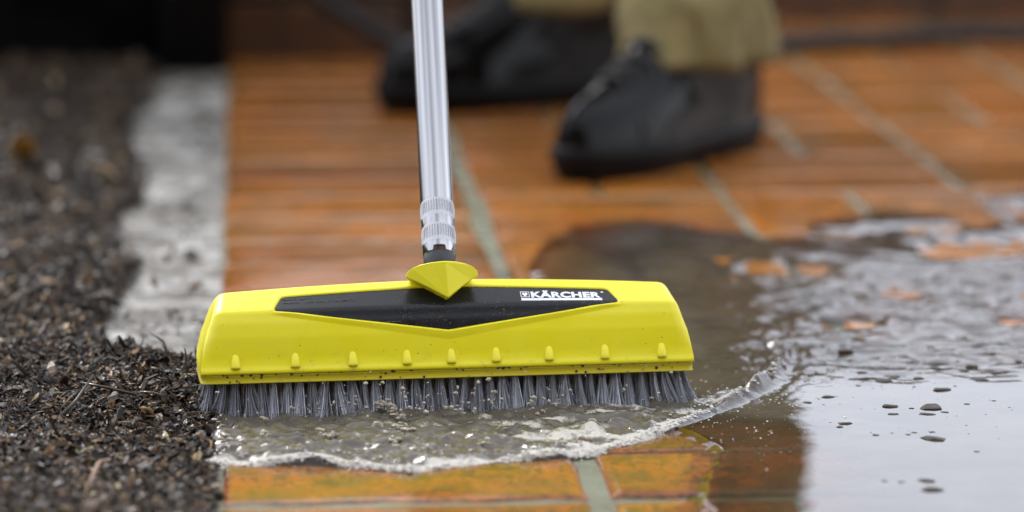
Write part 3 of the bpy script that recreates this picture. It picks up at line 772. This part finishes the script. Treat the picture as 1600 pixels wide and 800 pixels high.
for px, py, wpx in CRUMB:
    g = ground(px, py); sc = CAM_H and (py + 565) / (CAM_H * 1.0) ; r_ = wpx / (sc * 2.0)
    o = link('crumb', rnd.choice(CR), MCR); o.location = (g.x, g.y, water_z(g.x, g.y) - r_ * .05); o.scale = (r_, r_ * rnd.uniform(.6, 1.1), r_ * rnd.uniform(.30, .5)); o.rotation_euler = (0, 0, rnd.uniform(-.5, .5))
    tag(o, CLAB.get((px, py), 'dark wet crumb of debris poking out of the bright puddle at right'), 'debris crumb', 'dark crumbs in the bright puddle')

# ------------------------------------------------------------------ mulch
def mulch(n, xr, yr, size, seed, lift=.003, pick=None):
    r = np.random.RandomState(seed)
    x = r.uniform(*xr, n); y = r.uniform(*yr, n)
    if pick is not None:
        k = pick(x, y, r); x, y = x[k], y[k]; n = len(x)
    l = size * np.exp(r.normal(0, .45, n)); wd = l * r.uniform(.18, .55, n); th = wd * r.uniform(.2, .5, n)
    strand = r.rand(n) < .22; l = np.where(strand, l * 1.9, l); wd = np.where(strand, wd * .3, wd); th = np.where(strand, wd * .9, th)
    tx = np.array([-1, -.33, .33, 1.0]); V = np.zeros((n, 4, 4, 3))
    bend = r.normal(0, .22, n); bend2 = r.normal(0, .25, n)
    for i in range(4):
        taper = [.45, 1, .9, .3][i] * (1 + .25 * (r.rand(n) - .5))
        for j, (a, b) in enumerate(((-1, -1), (1, -1), (1, 1), (-1, 1))):
            V[:, i, j, 0] = tx[i] * l / 2 * (1 + .1 * (r.rand(n) - .5)); V[:, i, j, 1] = a * wd / 2 * taper + bend * l * (tx[i] ** 2 - .4) * .6; V[:, i, j, 2] = b * th / 2 * taper + bend2 * l * (tx[i] ** 2 - .4) * .5
    yaw = r.uniform(0, 2 * np.pi, n); pit = r.normal(0, .38, n); rol = r.normal(0, .5, n)
    up = r.rand(n) < .05 + .14 * np.exp(-(((x + .07) / .05) ** 2 + ((y - 2.40) / .08) ** 2)); pit = np.where(up, r.uniform(.5, 1.2, n), pit)
    cy, sy, cp, sp, cr_, sr = np.cos(yaw), np.sin(yaw), np.cos(pit), np.sin(pit), np.cos(rol), np.sin(rol)
    M = np.zeros((n, 3, 3))
    M[:, 0, 0] = cy * cp; M[:, 0, 1] = cy * sp * sr - sy * cr_; M[:, 0, 2] = cy * sp * cr_ + sy * sr
    M[:, 1, 0] = sy * cp; M[:, 1, 1] = sy * sp * sr + cy * cr_; M[:, 1, 2] = sy * sp * cr_ - cy * sr
    M[:, 2, 0] = -sp; M[:, 2, 1] = cp * sr; M[:, 2, 2] = cp * cr_
    V = np.einsum('nab,nijb->nija', M, V)
    z = np.maximum(soil_h(x, y), -.002) + lift * r.rand(n) * 2 + np.where(up, l * .3, 0) + .001
    V += np.stack([x, y, z], -1)[:, None, None, :]
    base = []
    for i in range(3):
        for j in range(4): base.append((i * 4 + j, i * 4 + (j + 1) % 4, (i + 1) * 4 + (j + 1) % 4, (i + 1) * 4 + j))
    base += [(3, 2, 1, 0), (12, 13, 14, 15)]
    F = (np.array(base)[None] + (np.arange(n) * 16)[:, None, None]).reshape(-1, 4)
    pal = np.array([[.006, .004, .003], [.013, .009, .006], [.036, .023, .014], [.080, .048, .026], [.135, .080, .04], [.22, .13, .06], [.42, .31, .17], [.10, .09, .08]])
    pr = np.array([.26, .24, .18, .12, .09, .05, .02, .03]); ci = r.choice(len(pal), n, p=pr / pr.sum())
    C = pal[ci] * r.uniform(.75, 1.3, (n, 1))
    me = mesh_np('mulch', V.reshape(-1, 3), F, False); vcol(me, np.repeat(C, 16, 0)); return me
def onbed(x, y, r):
    h = soil_h(x, y); k = (h > -.0045 + .002 * r.rand(len(x))) | (r.rand(len(x)) < .02)
    wash = (y < 2.40) & (x < -.018 - .01 * fbm(y * 30, x * 30 + 9, 3) + .012 * smooth(2.3, 2.1, y))
    sc = (r.rand(len(x)) < np.exp(-(np.maximum(0, x + .05) / .012)))
    return (k & (x < -.022)) | (wash & sc)
tag(link('mulch', mulch(56000, (-.24, -.012), (1.82, 2.62), .0043, 1, .0020, onbed), MU), 'fine wet bark mulch beside the broom, nearest the camera', 'mulch', kind='stuff')
tag(link('mulch', mulch(22000, (-.34, -.03), (2.6, 4.3), .0075, 2, .004, onbed), MU), 'dark bark mulch bed running back along the concrete edging', 'mulch', kind='stuff')
tag(link('mulch', mulch(9000, (-.9, -.22), (1.7, 4.4), .013, 3, .005), MU), 'dark bark mulch farther left, mostly outside the picture', 'mulch', kind='stuff')

# pieces in the mulch that one can pick out
def ribbon(name, pts, wd, mat, label, cat, th=.0006, group=None):
    bm = bmesh.new(); rows = []
    pts = [Vector(p) for p in pts]
    for k, p_ in enumerate(pts):
        t_ = (pts[min(k + 1, len(pts) - 1)] - pts[max(k - 1, 0)]).normalized(); sdv = t_.cross(Vector((0, 0, 1))).normalized()
        ww = wd * (.35 + .65 * math.sin(math.pi * (k + .6) / (len(pts) + .2)))
        rows.append([bm.verts.new(p_ + sdv * a * ww + Vector((0, 0, b * th))) for a, b in ((-1, 0), (0, 1.2), (1, 0), (0, -1))])
    for a, b in zip(rows, rows[1:]):
        for i in range(4): bm.faces.new((a[i], a[(i + 1) % 4], b[(i + 1) % 4], b[i]))
    bm.faces.new(rows[0]); bm.faces.new(rows[-1])
    return tag(from_bm(name, bm, mat), label, cat, group)
MTAN = mat_simple('tan_wood', (.50, .33, .15), .5, ns=200); MSTR = mat_simple('straw', (.55, .48, .30), .45, ns=200); MTW = mat_simple('dark_twig', (.035, .022, .016), .3, ns=150)
def gp(px, py, z=.012): g = ground(px, py, z); return (g.x, g.y, z)
ribbon('wood_chip', [gp(224, 637, .016), gp(230, 640, .012), gp(236, 652, .004)], .0036, MTAN, 'pale tan wood chip standing on the mulch left of the bristles', 'wood chip', .001)
ribbon('straw', [gp(108, 692, .011), gp(117, 702, .009), gp(124, 709, .008)], .0006, MSTR, 'short pale straw lying on the mulch, left of the curved one', 'straw')
ribbon('straw', [gp(124, 709, .008), gp(132, 702, .010), gp(146, 699, .010)], .0005, MSTR, 'thin curved straw touching the tip of the pale straw on the mulch', 'straw')
tb = tube([gp(208, 617, .014), gp(222, 612, .019), gp(240, 613, .020), gp(256, 618, .017), gp(264, 627, .010), gp(266, 637, .003)], [.0006] * 6, 6)
tag(from_bm('arched_twig', tb, mat_simple('wet_twig', (.16, .10, .07), .15, Specular_IOR_Level=.9)), 'thin arched wet twig looping over the mulch mound left of broom', 'twig')
tb = tube([gp(85, 660, .006), gp(120, 625, .016), (ground(146, 585, .03)[:])], [.0016, .0012, .0006], 6)
tag(from_bm('twig', tb, MTW), 'dark straight twig slanting up out of the mulch', 'twig')
tb = tube([gp(125, 598, .024), gp(170, 606, .022), gp(212, 617, .014)], [.0008, .0012, .0009], 6)
tag(from_bm('twig', tb, MTW), 'long dark twig lying level across the mulch mound', 'twig')
ribbon('curled_leaf', [gp(122, 641, .014), gp(131, 634, .018), gp(139, 640, .013)], .0042, mat_simple('wet_black_leaf', (.03, .03, .035), .12, Specular_IOR_Level=1.0), 'small glossy black leaf curled up on the mulch', 'leaf', .0006)
ribbon('bark_flake', [gp(138, 757, .012), gp(155, 722, .010), gp(172, 718, .009)], .0016, mat_simple('pink_bark', (.33, .20, .13), .4), 'pinkish brown bark flake lying flat in the wet mulch', 'bark flake', .001)
ribbon('dry_leaf', [gp(32, 215, .05), gp(36, 232, .03), gp(42, 250, .012)], .012, mat_simple('amber_leaf', (.55, .26, .02), .5), 'blurred amber leaf standing up in the far mulch at left', 'leaf', .0006)

# ------------------------------------------------------------------ wall, planter, shrub, hose behind
wall = tag(empty('garden_wall', (0.55, 4.70, 0)), 'low dark brick wall along the back of the paving', 'wall')
WBm = mat_simple('dark_wall_brick', (.11, .045, .018), .5, ns=18, col2=(.05, .026, .015), bs=.5, bd=.002)
def boxbm(x0, x1, y0, y1, z0, z1, bev=.003):
    bm = bmesh.new(); bmesh.ops.create_cube(bm, size=1)
    for v in bm.verts: v.co = ((x0 + x1) / 2 + v.co.x * (x1 - x0), (y0 + y1) / 2 + v.co.y * (y1 - y0), (z0 + z1) / 2 + v.co.z * (z1 - z0))
    if bev: bmesh.ops.bevel(bm, geom=bm.edges[:], offset=bev, segments=1, affect='EDGES')
    return bm
from_bm('core', boxbm(-.72, 1.35, -.044, .1, -.02, .405, 0), mat_simple('dark_mortar', (.05, .048, .04), .8), wall, False)
o0 = from_bm('brick', boxbm(-.107, .107, -.052, .05, -.0325, .0325, .004), WBm, None, False); wb = o0.data; bpy.data.objects.remove(o0)
for c in range(5):
    for k in range(9):
        o = link('brick', wb, WBm, wall); o.location = (-.60 + .228 * k + (.114 if c % 2 else 0) - .065, rnd.uniform(-.002, .002), .028 + .078 * c); o.rotation_euler = (0, rnd.uniform(-.01, .01), 0)
for k in range(9):
    o = link('coping_brick', wb, WBm, wall); o.location = (-.60 + .228 * k - .065, 0.0, .426); o.scale = (1, 1.15, .7)

step = tag(empty('step', (.14, 4.27, 0)), 'low dark brown brick step at the far end behind the pole', 'step')
from_bm('core', boxbm(-.165, .30, .012, .35, -.02, .185, 0), mat_simple('dark_step_mortar', (.03, .026, .02), .8), step, False)
for c in range(3):
    for k in range(2 + (c % 2)):
        o = link('brick', wb, WBm, step); o.location = (-.055 + .228 * k - (.114 if c % 2 else 0), .05, .033 + .072 * c)
        if c % 2 and k in (0, 2): o.scale = (.5, 1, 1); o.location.x += .054 if k == 0 else -.056

planter = tag(empty('planter', (-.275, 4.27, 0)), 'black plastic trough planter at the far left end of the mulch bed', 'planter')
MPL = mat_simple('black_plastic', (.004, .004, .0045), .6, Specular_IOR_Level=.12)
def taper_box(x0, x1, y0, y1, z0, z1, tp):
    bm = boxbm(x0, x1, y0, y1, z0, z1, 0)
    for v in bm.verts:
        if v.co.z < (z0 + z1) / 2: v.co.x *= tp; v.co.y *= tp
    bmesh.ops.bevel(bm, geom=bm.edges[:], offset=.008, segments=2, affect='EDGES'); return bm
from_bm('trough', taper_box(-.40, .265, -.13, .16, -.01, .40, .97), MPL, planter)
from_bm('rim', boxbm(-.415, .28, -.145, .175, .385, .43, .006), MPL, planter)
from_bm('potting_soil', boxbm(-.38, .245, -.11, .14, .425, .436, 0), MS, planter)
for k in range(4):
    from_bm('rib', boxbm(-.36 + .18 * k, -.345 + .18 * k, -.1385, -.120, .0, .385, .003), MPL, planter)
shrub = tag(empty('shrub', (-.30, 4.32, .436)), 'dark leafy evergreen shrub growing in the black planter', 'shrub')
bmS = bmesh.new(); r = random.Random(4)
for k in range(14):
    p0 = Vector((r.uniform(-.25, .2), r.uniform(-.05, .06), 0)); p1 = p0 + Vector((r.uniform(-.1, .1), r.uniform(-.1, .1), r.uniform(.25, .5)))
    t_ = tube([p0, p0.lerp(p1, .5) + Vector((.01, 0, 0)), p1], [.006, .004, .002], 5)
    tm = bpy.data.meshes.new('t'); t_.to_mesh(tm); t_.free(); bmS.from_mesh(tm); bpy.data.meshes.remove(tm)
from_bm('trunk', bmS, MTW, shrub)
rs = np.random.RandomState(9); n = 5200
cen = np.array([[r.uniform(-.3, .27), r.uniform(-.14, .14), r.uniform(.05, .5)] for _ in range(46)])
pos = cen[rs.randint(0, len(cen), n)] + rs.normal(0, .05, (n, 3)); pos[:, 2] = np.maximum(pos[:, 2], .0)
u_ = rs.normal(0, 1, (n, 3)); u_ /= np.linalg.norm(u_, axis=1)[:, None]; v_ = np.cross(u_, rs.normal(0, 1, (n, 3))); v_ /= np.linalg.norm(v_, axis=1)[:, None]
ln = rs.uniform(.012, .024, (n, 1)); V = np.stack([pos - u_ * ln, pos + v_ * ln * .42, pos + u_ * ln, pos - v_ * ln * .42], 1).reshape(-1, 3)
me = mesh_np('crown', V, np.arange(n * 4).reshape(-1, 4), False); g_ = rs.uniform(.5, 1.4, (n, 1)) * np.array([[.022, .045, .016]]); vcol(me, np.repeat(g_, 4, 0))
ml = NT('leaf_green'); ml.bsdf(ml.attr().outputs['Color'], .4)
link('crown', me, ml.m, shrub)
hose = tube([(-.2, 4.12, .30), (-.05, 4.16, .19), (.04, 4.19, .115), (.10, 4.21, .070), (.150, 4.22, .038), (.205, 4.20, .014), (.26, 4.17, .012), (.33, 4.17, .012), (.45, 4.2, .012), (.9, 4.35, .012), (1.7, 4.3, .012)], [.011] * 12, 10)
tag(from_bm('hose', hose, mat_simple('hose_rubber', (.008, .007, .007), .6)), 'dark hose lying on the paving behind the boots', 'hose')

added_house = tag(empty('added_house', (0, -6.5, 0)), 'unseen brown brick building added behind the camera to cut frontal light', 'added_house')  # unseen building, added to hold back light from behind the camera
from_bm('wall', boxbm(-8, 8, -3, 0, -.1, 5.2, 0), mat_simple('added_house_brick', (.16, .09, .06), .8, ns=6), added_house, False)
bm = bmesh.new()
pr_ = [bm.verts.new(p) for p in ((-8.4, .5, 5.2), (8.4, .5, 5.2), (8.4, -3.4, 5.2), (-8.4, -3.4, 5.2), (-8.4, -1.5, 7.2), (8.4, -1.5, 7.2))]
for f in ((0, 1, 5, 4), (1, 2, 5), (2, 3, 4, 5), (3, 0, 4), (0, 3, 2, 1)): bm.faces.new([pr_[i] for i in f])
from_bm('roof', bm, mat_simple('roof_tile', (.10, .05, .04), .8), added_house, False)
for wx in (-5.5, -2.2, 2.2, 5.5):
    f_ = from_bm('window_frame', boxbm(wx - .7, wx + .7, .002, .06, .9, 2.2, .01), mat_simple('white_frame', (.5, .5, .5), .5), added_house, False)
    from_bm('pane', boxbm(wx - .62, wx + .62, .062, .068, .98, 2.12, 0), mat_simple('dark_glass', (.02, .02, .025), .05), f_, False)
# ------------------------------------------------------------------ person
person = tag(empty('person', (.42, 3.74, 0)), 'person in khaki trousers and black leather boots standing behind the broom', 'person')
person.location = (0, 0, 0)
MLE = mat_simple('black_leather', (.003, .003, .0035), .13, ns=40, bs=.10, bd=.0012, bscale=110, Specular_IOR_Level=.05, Coat_Weight=.20, Coat_Roughness=.03)
MSO = mat_simple('boot_sole_rubber', (.008, .008, .009), .5, Specular_IOR_Level=.10)
MLC = mat_simple('lace_black', (.02, .02, .022), .5)
FOOT = [(0.0, .030), (.01, .033), (.04, .036), (.08, .035), (.12, .036), (.17, .043), (.22, .048), (.255, .046), (.285, .038), (.303, .024), (.310, .006)]
def outline(z, n=44):
    """boot outline at height z: list of (x forward, y side)"""
    xf = np.interp(z, [.0, .026, .045, .056, .066, .078, .092, .108, .125, .15, .19], [.306, .308, .308, .303, .284, .250, .216, .188, .167, .150, .145])
    xb = np.interp(z, [0, .026, .06, .10, .15, .19], [-.004, -.004, -.008, .000, .012, .010])
    pts = []
    for k in range(n):
        a = 2 * math.pi * k / n; cx = math.cos(a); sy_ = math.sin(a)
        f = (1 - cx) / 2                                         # 0 toe .. 1 heel
        x = xf + (xb - xf) * f
        ft = np.interp(x, [-.01, .04, .12, .22, .31], [.033, .036, .036, .048, .042])
        hz = np.interp(z, [0, .026, .05, .07, .09, .12, .19], [1, 1, .98, .95, .98, 1.02, 1.02])
        wv = ft * hz
        if z > .03:
            zt = float(np.interp(x, [.150, .167, .188, .216, .250, .284, .303, .3085], [.19, .145, .112, .095, .080, .067, .056, .045]))
            if x > .12: wv *= 1 - float(smooth(.12, .17, x)) * (1 - max(0.0, 1 - (min(z, zt) / zt) ** 3.2) ** .5) * .93
        yy = math.copysign(abs(sy_) ** .78, sy_) * wv
        pts.append((x, yy + .006 * math.sin(min(1, max(0, x / .3)) * math.pi)))
    return pts
def make_boot(toe, heel, side, label):
    toe, heel = Vector(toe), Vector(heel); d = (toe - heel).normalized()
    b = tag(empty('boot', (heel.x, heel.y, 0), math.atan2(d.y, d.x)), label); b.parent = person; b.scale = (1.06, 1.03, 1.03)
    sgn = side
    bm = bmesh.new(); rings = []
    zs = [.024, .028, .034, .040, .046, .051, .055, .059, .063, .067, .072, .077, .083, .090, .098, .107, .115, .122, .128, .134, .140, .145, .148, .146]
    for i, z in enumerate(zs):
        sc = .90 if i == len(zs) - 1 else 1
        rings.append([bm.verts.new((x if sc == 1 else .07 + (x - .07) * sc, y * sgn * sc * (1 + .02 * math.sin(x * 90 + z * 60)), z + .004 * smooth(.22, .31, x) + .0012 * math.sin(x * 150 + z * 120) * (z > .07) + .002)) for x, y in outline(z)])
    for a, c_ in zip(rings, rings[1:]):
        for i in range(len(a)): bm.faces.new((a[i], a[(i + 1) % len(a)], c_[(i + 1) % len(a)], c_[i]))
    up = from_bm('upper', bm, MLE, b)
    ms = up.modifiers.new('s', 'SUBSURF'); ms.levels = ms.render_levels = 1
    bm = bmesh.new(); rings = []
    for z, g in ((.000, -.002), (.003, .001), (.012, .002), (.0135, .0045), (.024, .0055), (.028, .004), (.029, -.003)):
        ring = []
        for x, y in outline(.01):
            nx_, ny_ = (x - .15) / .15, y / .045; l = math.hypot(nx_, ny_) + 1e-6
            arch = .006 * math.exp(-((x - .115) / .02) ** 2) if z < .01 else 0
            ring.append(bm.verts.new((x + g * nx_ / l, (y + g * ny_ / l) * sgn, z + .004 * float(smooth(.22, .31, x)) + arch)))
        rings.append(ring)
    for a, c_ in zip(rings, rings[1:]):
        for i in range(len(a)): bm.faces.new((a[i], a[(i + 1) % len(a)], c_[(i + 1) % len(a)], c_[i]))
    bm.faces.new(rings[0]); bm.faces.new(rings[-1])
    from_bm('sole', bm, MSO, b)
    # toe cap seam, tongue, laces
    def topz(x): return float(np.interp(x, [.150, .167, .188, .216, .250, .284, .303], [.150, .125, .108, .092, .078, .066, .056])) + .003
    for k in range(5):
        x = .168 + .017 * k; z = topz(x) + .003; hwid = .020 - .001 * k
        pts = [(x - .004 * math.cos(t_) + .002, hwid * math.sin(t_) * 1.0, z - .011 * (1 - math.cos(t_)) * 1.2 + .001) for t_ in np.linspace(-1.35, 1.35, 9)]
        from_bm('lace', tube(pts, .0022, 6), MLC, b)
    pts = [(.232 + .012 * (1 - abs(t_)), .0455 * t_ * sgn, .076 - .045 * abs(t_) ** 1.8 + .001) for t_ in np.linspace(-1, 1, 15)]
    from_bm('toe_seam', tube(pts, .0013, 6), MLC, b)
    return b
make_boot((.276, 3.218), (.502, 3.492), -1, 'nearer boot, on the right')
make_boot((.156, 3.752), (.440, 3.885), 1, 'farther boot, on the left')

MKH = mat_simple('khaki_cotton', (.22, .18, .075), .85, ns=9, col2=(.145, .118, .048), bs=.5, bd=.0015, bscale=700)
MJK = mat_simple('dark_work_jacket', (.03, .035, .045), .7)
MSK = mat_simple('skin', (.45, .26, .18), .5)
def trouser_leg(name, pts, label=None, hemtilt=None, seed=0):
    """pts: (x,y,z,rx) from hem up"""
    bm = bmesh.new(); rings = []; nseg = 56; off = seed * 7.3
    P = []
    for a, b in zip(pts, pts[1:]):
        m_ = max(2, int(abs(b[2] - a[2]) / .012))
        for k in range(m_): P.append(tuple(a[i] + (b[i] - a[i]) * k / m_ for i in range(4)))
    P.append(pts[-1])
    for k, (x, y, z, rr) in enumerate(P):
        ring = []
        hf = max(0, 1 - (z - P[0][2]) / .16)
        for i in range(nseg):
            a = 2 * math.pi * i / nseg
            n = mnoise.noise(Vector((math.cos(a) * 1.3 + off, math.sin(a) * 1.3, z * 16 + .8 * math.cos(a))))
            n2 = mnoise.noise(Vector((math.cos(a) * 2.8 + off, math.sin(a) * 2.8, z * 42 + 1.5 * math.sin(a + off))))
            r_ = rr * (1 + (.10 + .22 * hf) * n + (.07 + .09 * hf) * n2)
            zz = z + hf * .005 * math.sin(a * 2 + off) + (hemtilt[0] * math.cos(a) + hemtilt[1] * math.sin(a)) * hf if hemtilt else z
            ring.append(bm.verts.new((x + r_ * math.cos(a), y + r_ * .95 * math.sin(a), zz)))
        rings.append(ring)
    inner = [bm.verts.new(v.co + Vector(((P[0][0] - v.co.x) * .07, (P[0][1] - v.co.y) * .07, .002))) for v in rings[0]]
    inner2 = [bm.verts.new(v.co + Vector((0, 0, .05))) for v in inner]
    rings = [inner2, inner] + rings
    for a, b in zip(rings, rings[1:]):
        for i in range(nseg): bm.faces.new((a[i], a[(i + 1) % nseg], b[(i + 1) % nseg], b[i]))
    bm.faces.new(rings[-1])
    o = from_bm(name, bm, MKH, person)
    return o
trouser_leg('trouser_leg', [(.432, 3.400, .087, .070), (.434, 3.41, .16, .070), (.472, 3.50, .30, .088), (.465, 3.54, .50, .095), (.43, 3.63, .78, .098), (.43, 3.69, .93, .11)], None, (.0, -.008), 1)
trouser_leg('trouser_leg', [(.350, 3.830, .106, .072), (.350, 3.83, .18, .074), (.355, 3.91, .30, .077), (.36, 3.88, .50, .084), (.40, 3.82, .78, .098), (.42, 3.77, .93, .11)], None, (.0, .0), 2)
# one continuous body (out of the picture from the shins up) with skin modifier
HP = Vector((.43, 3.73, .93))
J = {'pelvis': (HP, .10), 'waist': ((.42, 3.71, 1.08), .105), 'chest': ((.40, 3.66, 1.30), .125), 'neck': ((.375, 3.62, 1.47), .052), 'head': ((.35, 3.59, 1.56), .078), 'crown': ((.345, 3.585, 1.66), .085)}
def skin_body(name, joints, edges, mat, root, sub=2):
    names = list(joints); me = bpy.data.meshes.new(name)
    me.from_pydata([tuple(joints[k][0]) for k in names], [(names.index(a), names.index(b)) for a, b in edges], [])
    o = link(name, me, mat, person)
    o.modifiers.new('skin', 'SKIN').use_smooth_shade = True
    sv_ = me.skin_vertices[0].data if me.skin_vertices else None
    if sv_ is None:
        return o
    for k, nme in enumerate(names):
        rr = joints[nme][1]; sv_[k].radius = (rr, rr) if not isinstance(rr, tuple) else rr
        sv_[k].use_root = (nme == root)
    s_ = o.modifiers.new('sub', 'SUBSURF'); s_.levels = s_.render_levels = sub
    return o
bq = broom.matrix_world if False else Matrix.Translation((BRUSH[0], BRUSH[1], 0)) @ Matrix.Rotation(ROT, 4, 'Z')
H1 = bq @ (PB + ax * 1.20); H2 = bq @ (PB + ax * .92)
E = [('pelvis', 'waist'), ('waist', 'chest'), ('chest', 'neck'), ('neck', 'head'), ('head', 'crown')]
fw = Vector((-.62, -.78, 0)).normalized(); sdv = Vector((.78, -.62, 0))      # facing, and the person's left side
for s, nm in ((1, 'l'), (-1, 'r')):
    sh = Vector((.40, 3.66, 1.39)) + sdv * .18 * s; hand = (H1 if s < 0 else H2)
    wr = hand + (sh - hand).normalized() * .075; el = sh.lerp(wr, .5) + Vector((.06, .04, -.16)) + sdv * .06 * s
    J['sh' + nm] = (sh, .06); J['el' + nm] = (el, .042); J['wr' + nm] = (wr, .028); J['pa' + nm] = (hand + (sh - hand).normalized() * .03, (.040, .018))
    E += [('chest', 'sh' + nm), ('sh' + nm, 'el' + nm), ('el' + nm, 'wr' + nm), ('wr' + nm, 'pa' + nm)]
    axw = (bq.to_3x3() @ ax).normalized(); pal = J['pa' + nm][0]; perp = (wr - hand).normalized(); bi = axw.cross(perp).normalized()
    for f_ in range(4):
        o_ = axw * (.027 - .018 * f_); ln_ = (.95, 1.05, 1.0, .82)[f_]
        q1 = pal + o_ + bi * .020 * ln_ - perp * .012; q2 = pal + o_ + bi * .018 - perp * .042 * ln_; q3 = pal + o_ - bi * .012 * ln_ - perp * .050
        for z_, q_ in enumerate((q1, q2, q3)): J[f'f{nm}{f_}{z_}'] = (q_, .0095 - .001 * z_)
        E += [('pa' + nm, f'f{nm}{f_}0'), (f'f{nm}{f_}0', f'f{nm}{f_}1'), (f'f{nm}{f_}1', f'f{nm}{f_}2')]
    th1 = pal - bi * .022 + axw * .012; th2 = th1 - perp * .03 + axw * .012
    J['t1' + nm] = (th1, .011); J['t2' + nm] = (th2, .009); E += [('pa' + nm, 't1' + nm), ('t1' + nm, 't2' + nm)]
for nm, kn, an, ft in (('a', (.465, 3.54, .50), (.44, 3.425, .13), (.42, 3.385, .06)), ('b', (.36, 3.88, .50), (.36, 3.85, .13), (.34, 3.84, .06))):
    hp = HP.lerp(Vector((kn[0], kn[1], .93)), .6)
    J['hip' + nm] = (hp, .082); J['kn' + nm] = (kn, .042); J['an' + nm] = (an, .027); J['ft' + nm] = (ft, .022)
    E += [('pelvis', 'hip' + nm), ('hip' + nm, 'kn' + nm), ('kn' + nm, 'an' + nm), ('an' + nm, 'ft' + nm)]
skin_body('body', J, E, MSK, 'pelvis')
hd = J['crown'][0]
JJ = {'c0': ((.43, 3.73, .90), .135), 'c1': ((.42, 3.71, 1.08), .135), 'c2': ((.40, 3.66, 1.30), .155), 'c3': ((.378, 3.625, 1.44), .075)}
EE = [('c0', 'c1'), ('c1', 'c2'), ('c2', 'c3')]
for nm in 'lr':
    JJ['s' + nm] = (J['sh' + nm][0], .082); JJ['e' + nm] = (J['el' + nm][0], .062); JJ['w' + nm] = (Vector(J['el' + nm][0]).lerp(J['wr' + nm][0], .9), .043)
    EE += [('c2', 's' + nm), ('s' + nm, 'e' + nm), ('e' + nm, 'w' + nm)]
skin_body('jacket', JJ, EE, MJK, 'c0')
MHR = mat_simple('brown_hair', (.05, .03, .02), .6)
bm = bmesh.new(); bmesh.ops.create_uvsphere(bm, u_segments=24, v_segments=14, radius=.102)
for v in bm.verts:
    n = mnoise.noise(v.co * 40); v.co *= 1 + .04 * n
    if v.co.dot(fw) > .035 and v.co.z < .03: v.co *= .72
    if v.co.z < -.05: v.co *= .8
    v.co += Vector((.352, 3.592, 1.63))
from_bm('hair', bm, MHR, person)
MEY = mat_simple('eye_white', (.7, .7, .68), .2)
fc = Vector((.347, 3.587, 1.595))
for s in (-1, 1):
    bm = bmesh.new(); bmesh.ops.create_uvsphere(bm, u_segments=12, v_segments=8, radius=.012)
    o = from_bm('eye', bm, MEY, person); o.location = fc + fw * .068 + sdv * .03 * s + Vector((0, 0, .01))
    bm = bmesh.new(); bmesh.ops.create_uvsphere(bm, u_segments=12, v_segments=8, radius=1)
    o = from_bm('ear', bm, MSK, person); o.scale = (.012, .022, .032); o.rotation_euler = (0, 0, R(50)); o.location = fc + sdv * .083 * s
bm = bmesh.new(); bmesh.ops.create_cone(bm, cap_ends=True, segments=10, radius1=.016, radius2=.006, depth=.045)
o = from_bm('nose', bm, MSK, person); o.location = fc + fw * .083 + Vector((0, 0, -.012))
bm = bmesh.new(); bmesh.ops.create_uvsphere(bm, u_segments=12, v_segments=8, radius=1)
o = from_bm('mouth', bm, mat_simple('lips', (.35, .14, .11), .4), person); o.scale = (.008, .024, .006); o.rotation_euler = (0, 0, R(231)); o.location = fc + fw * .077 + Vector((0, 0, -.045))
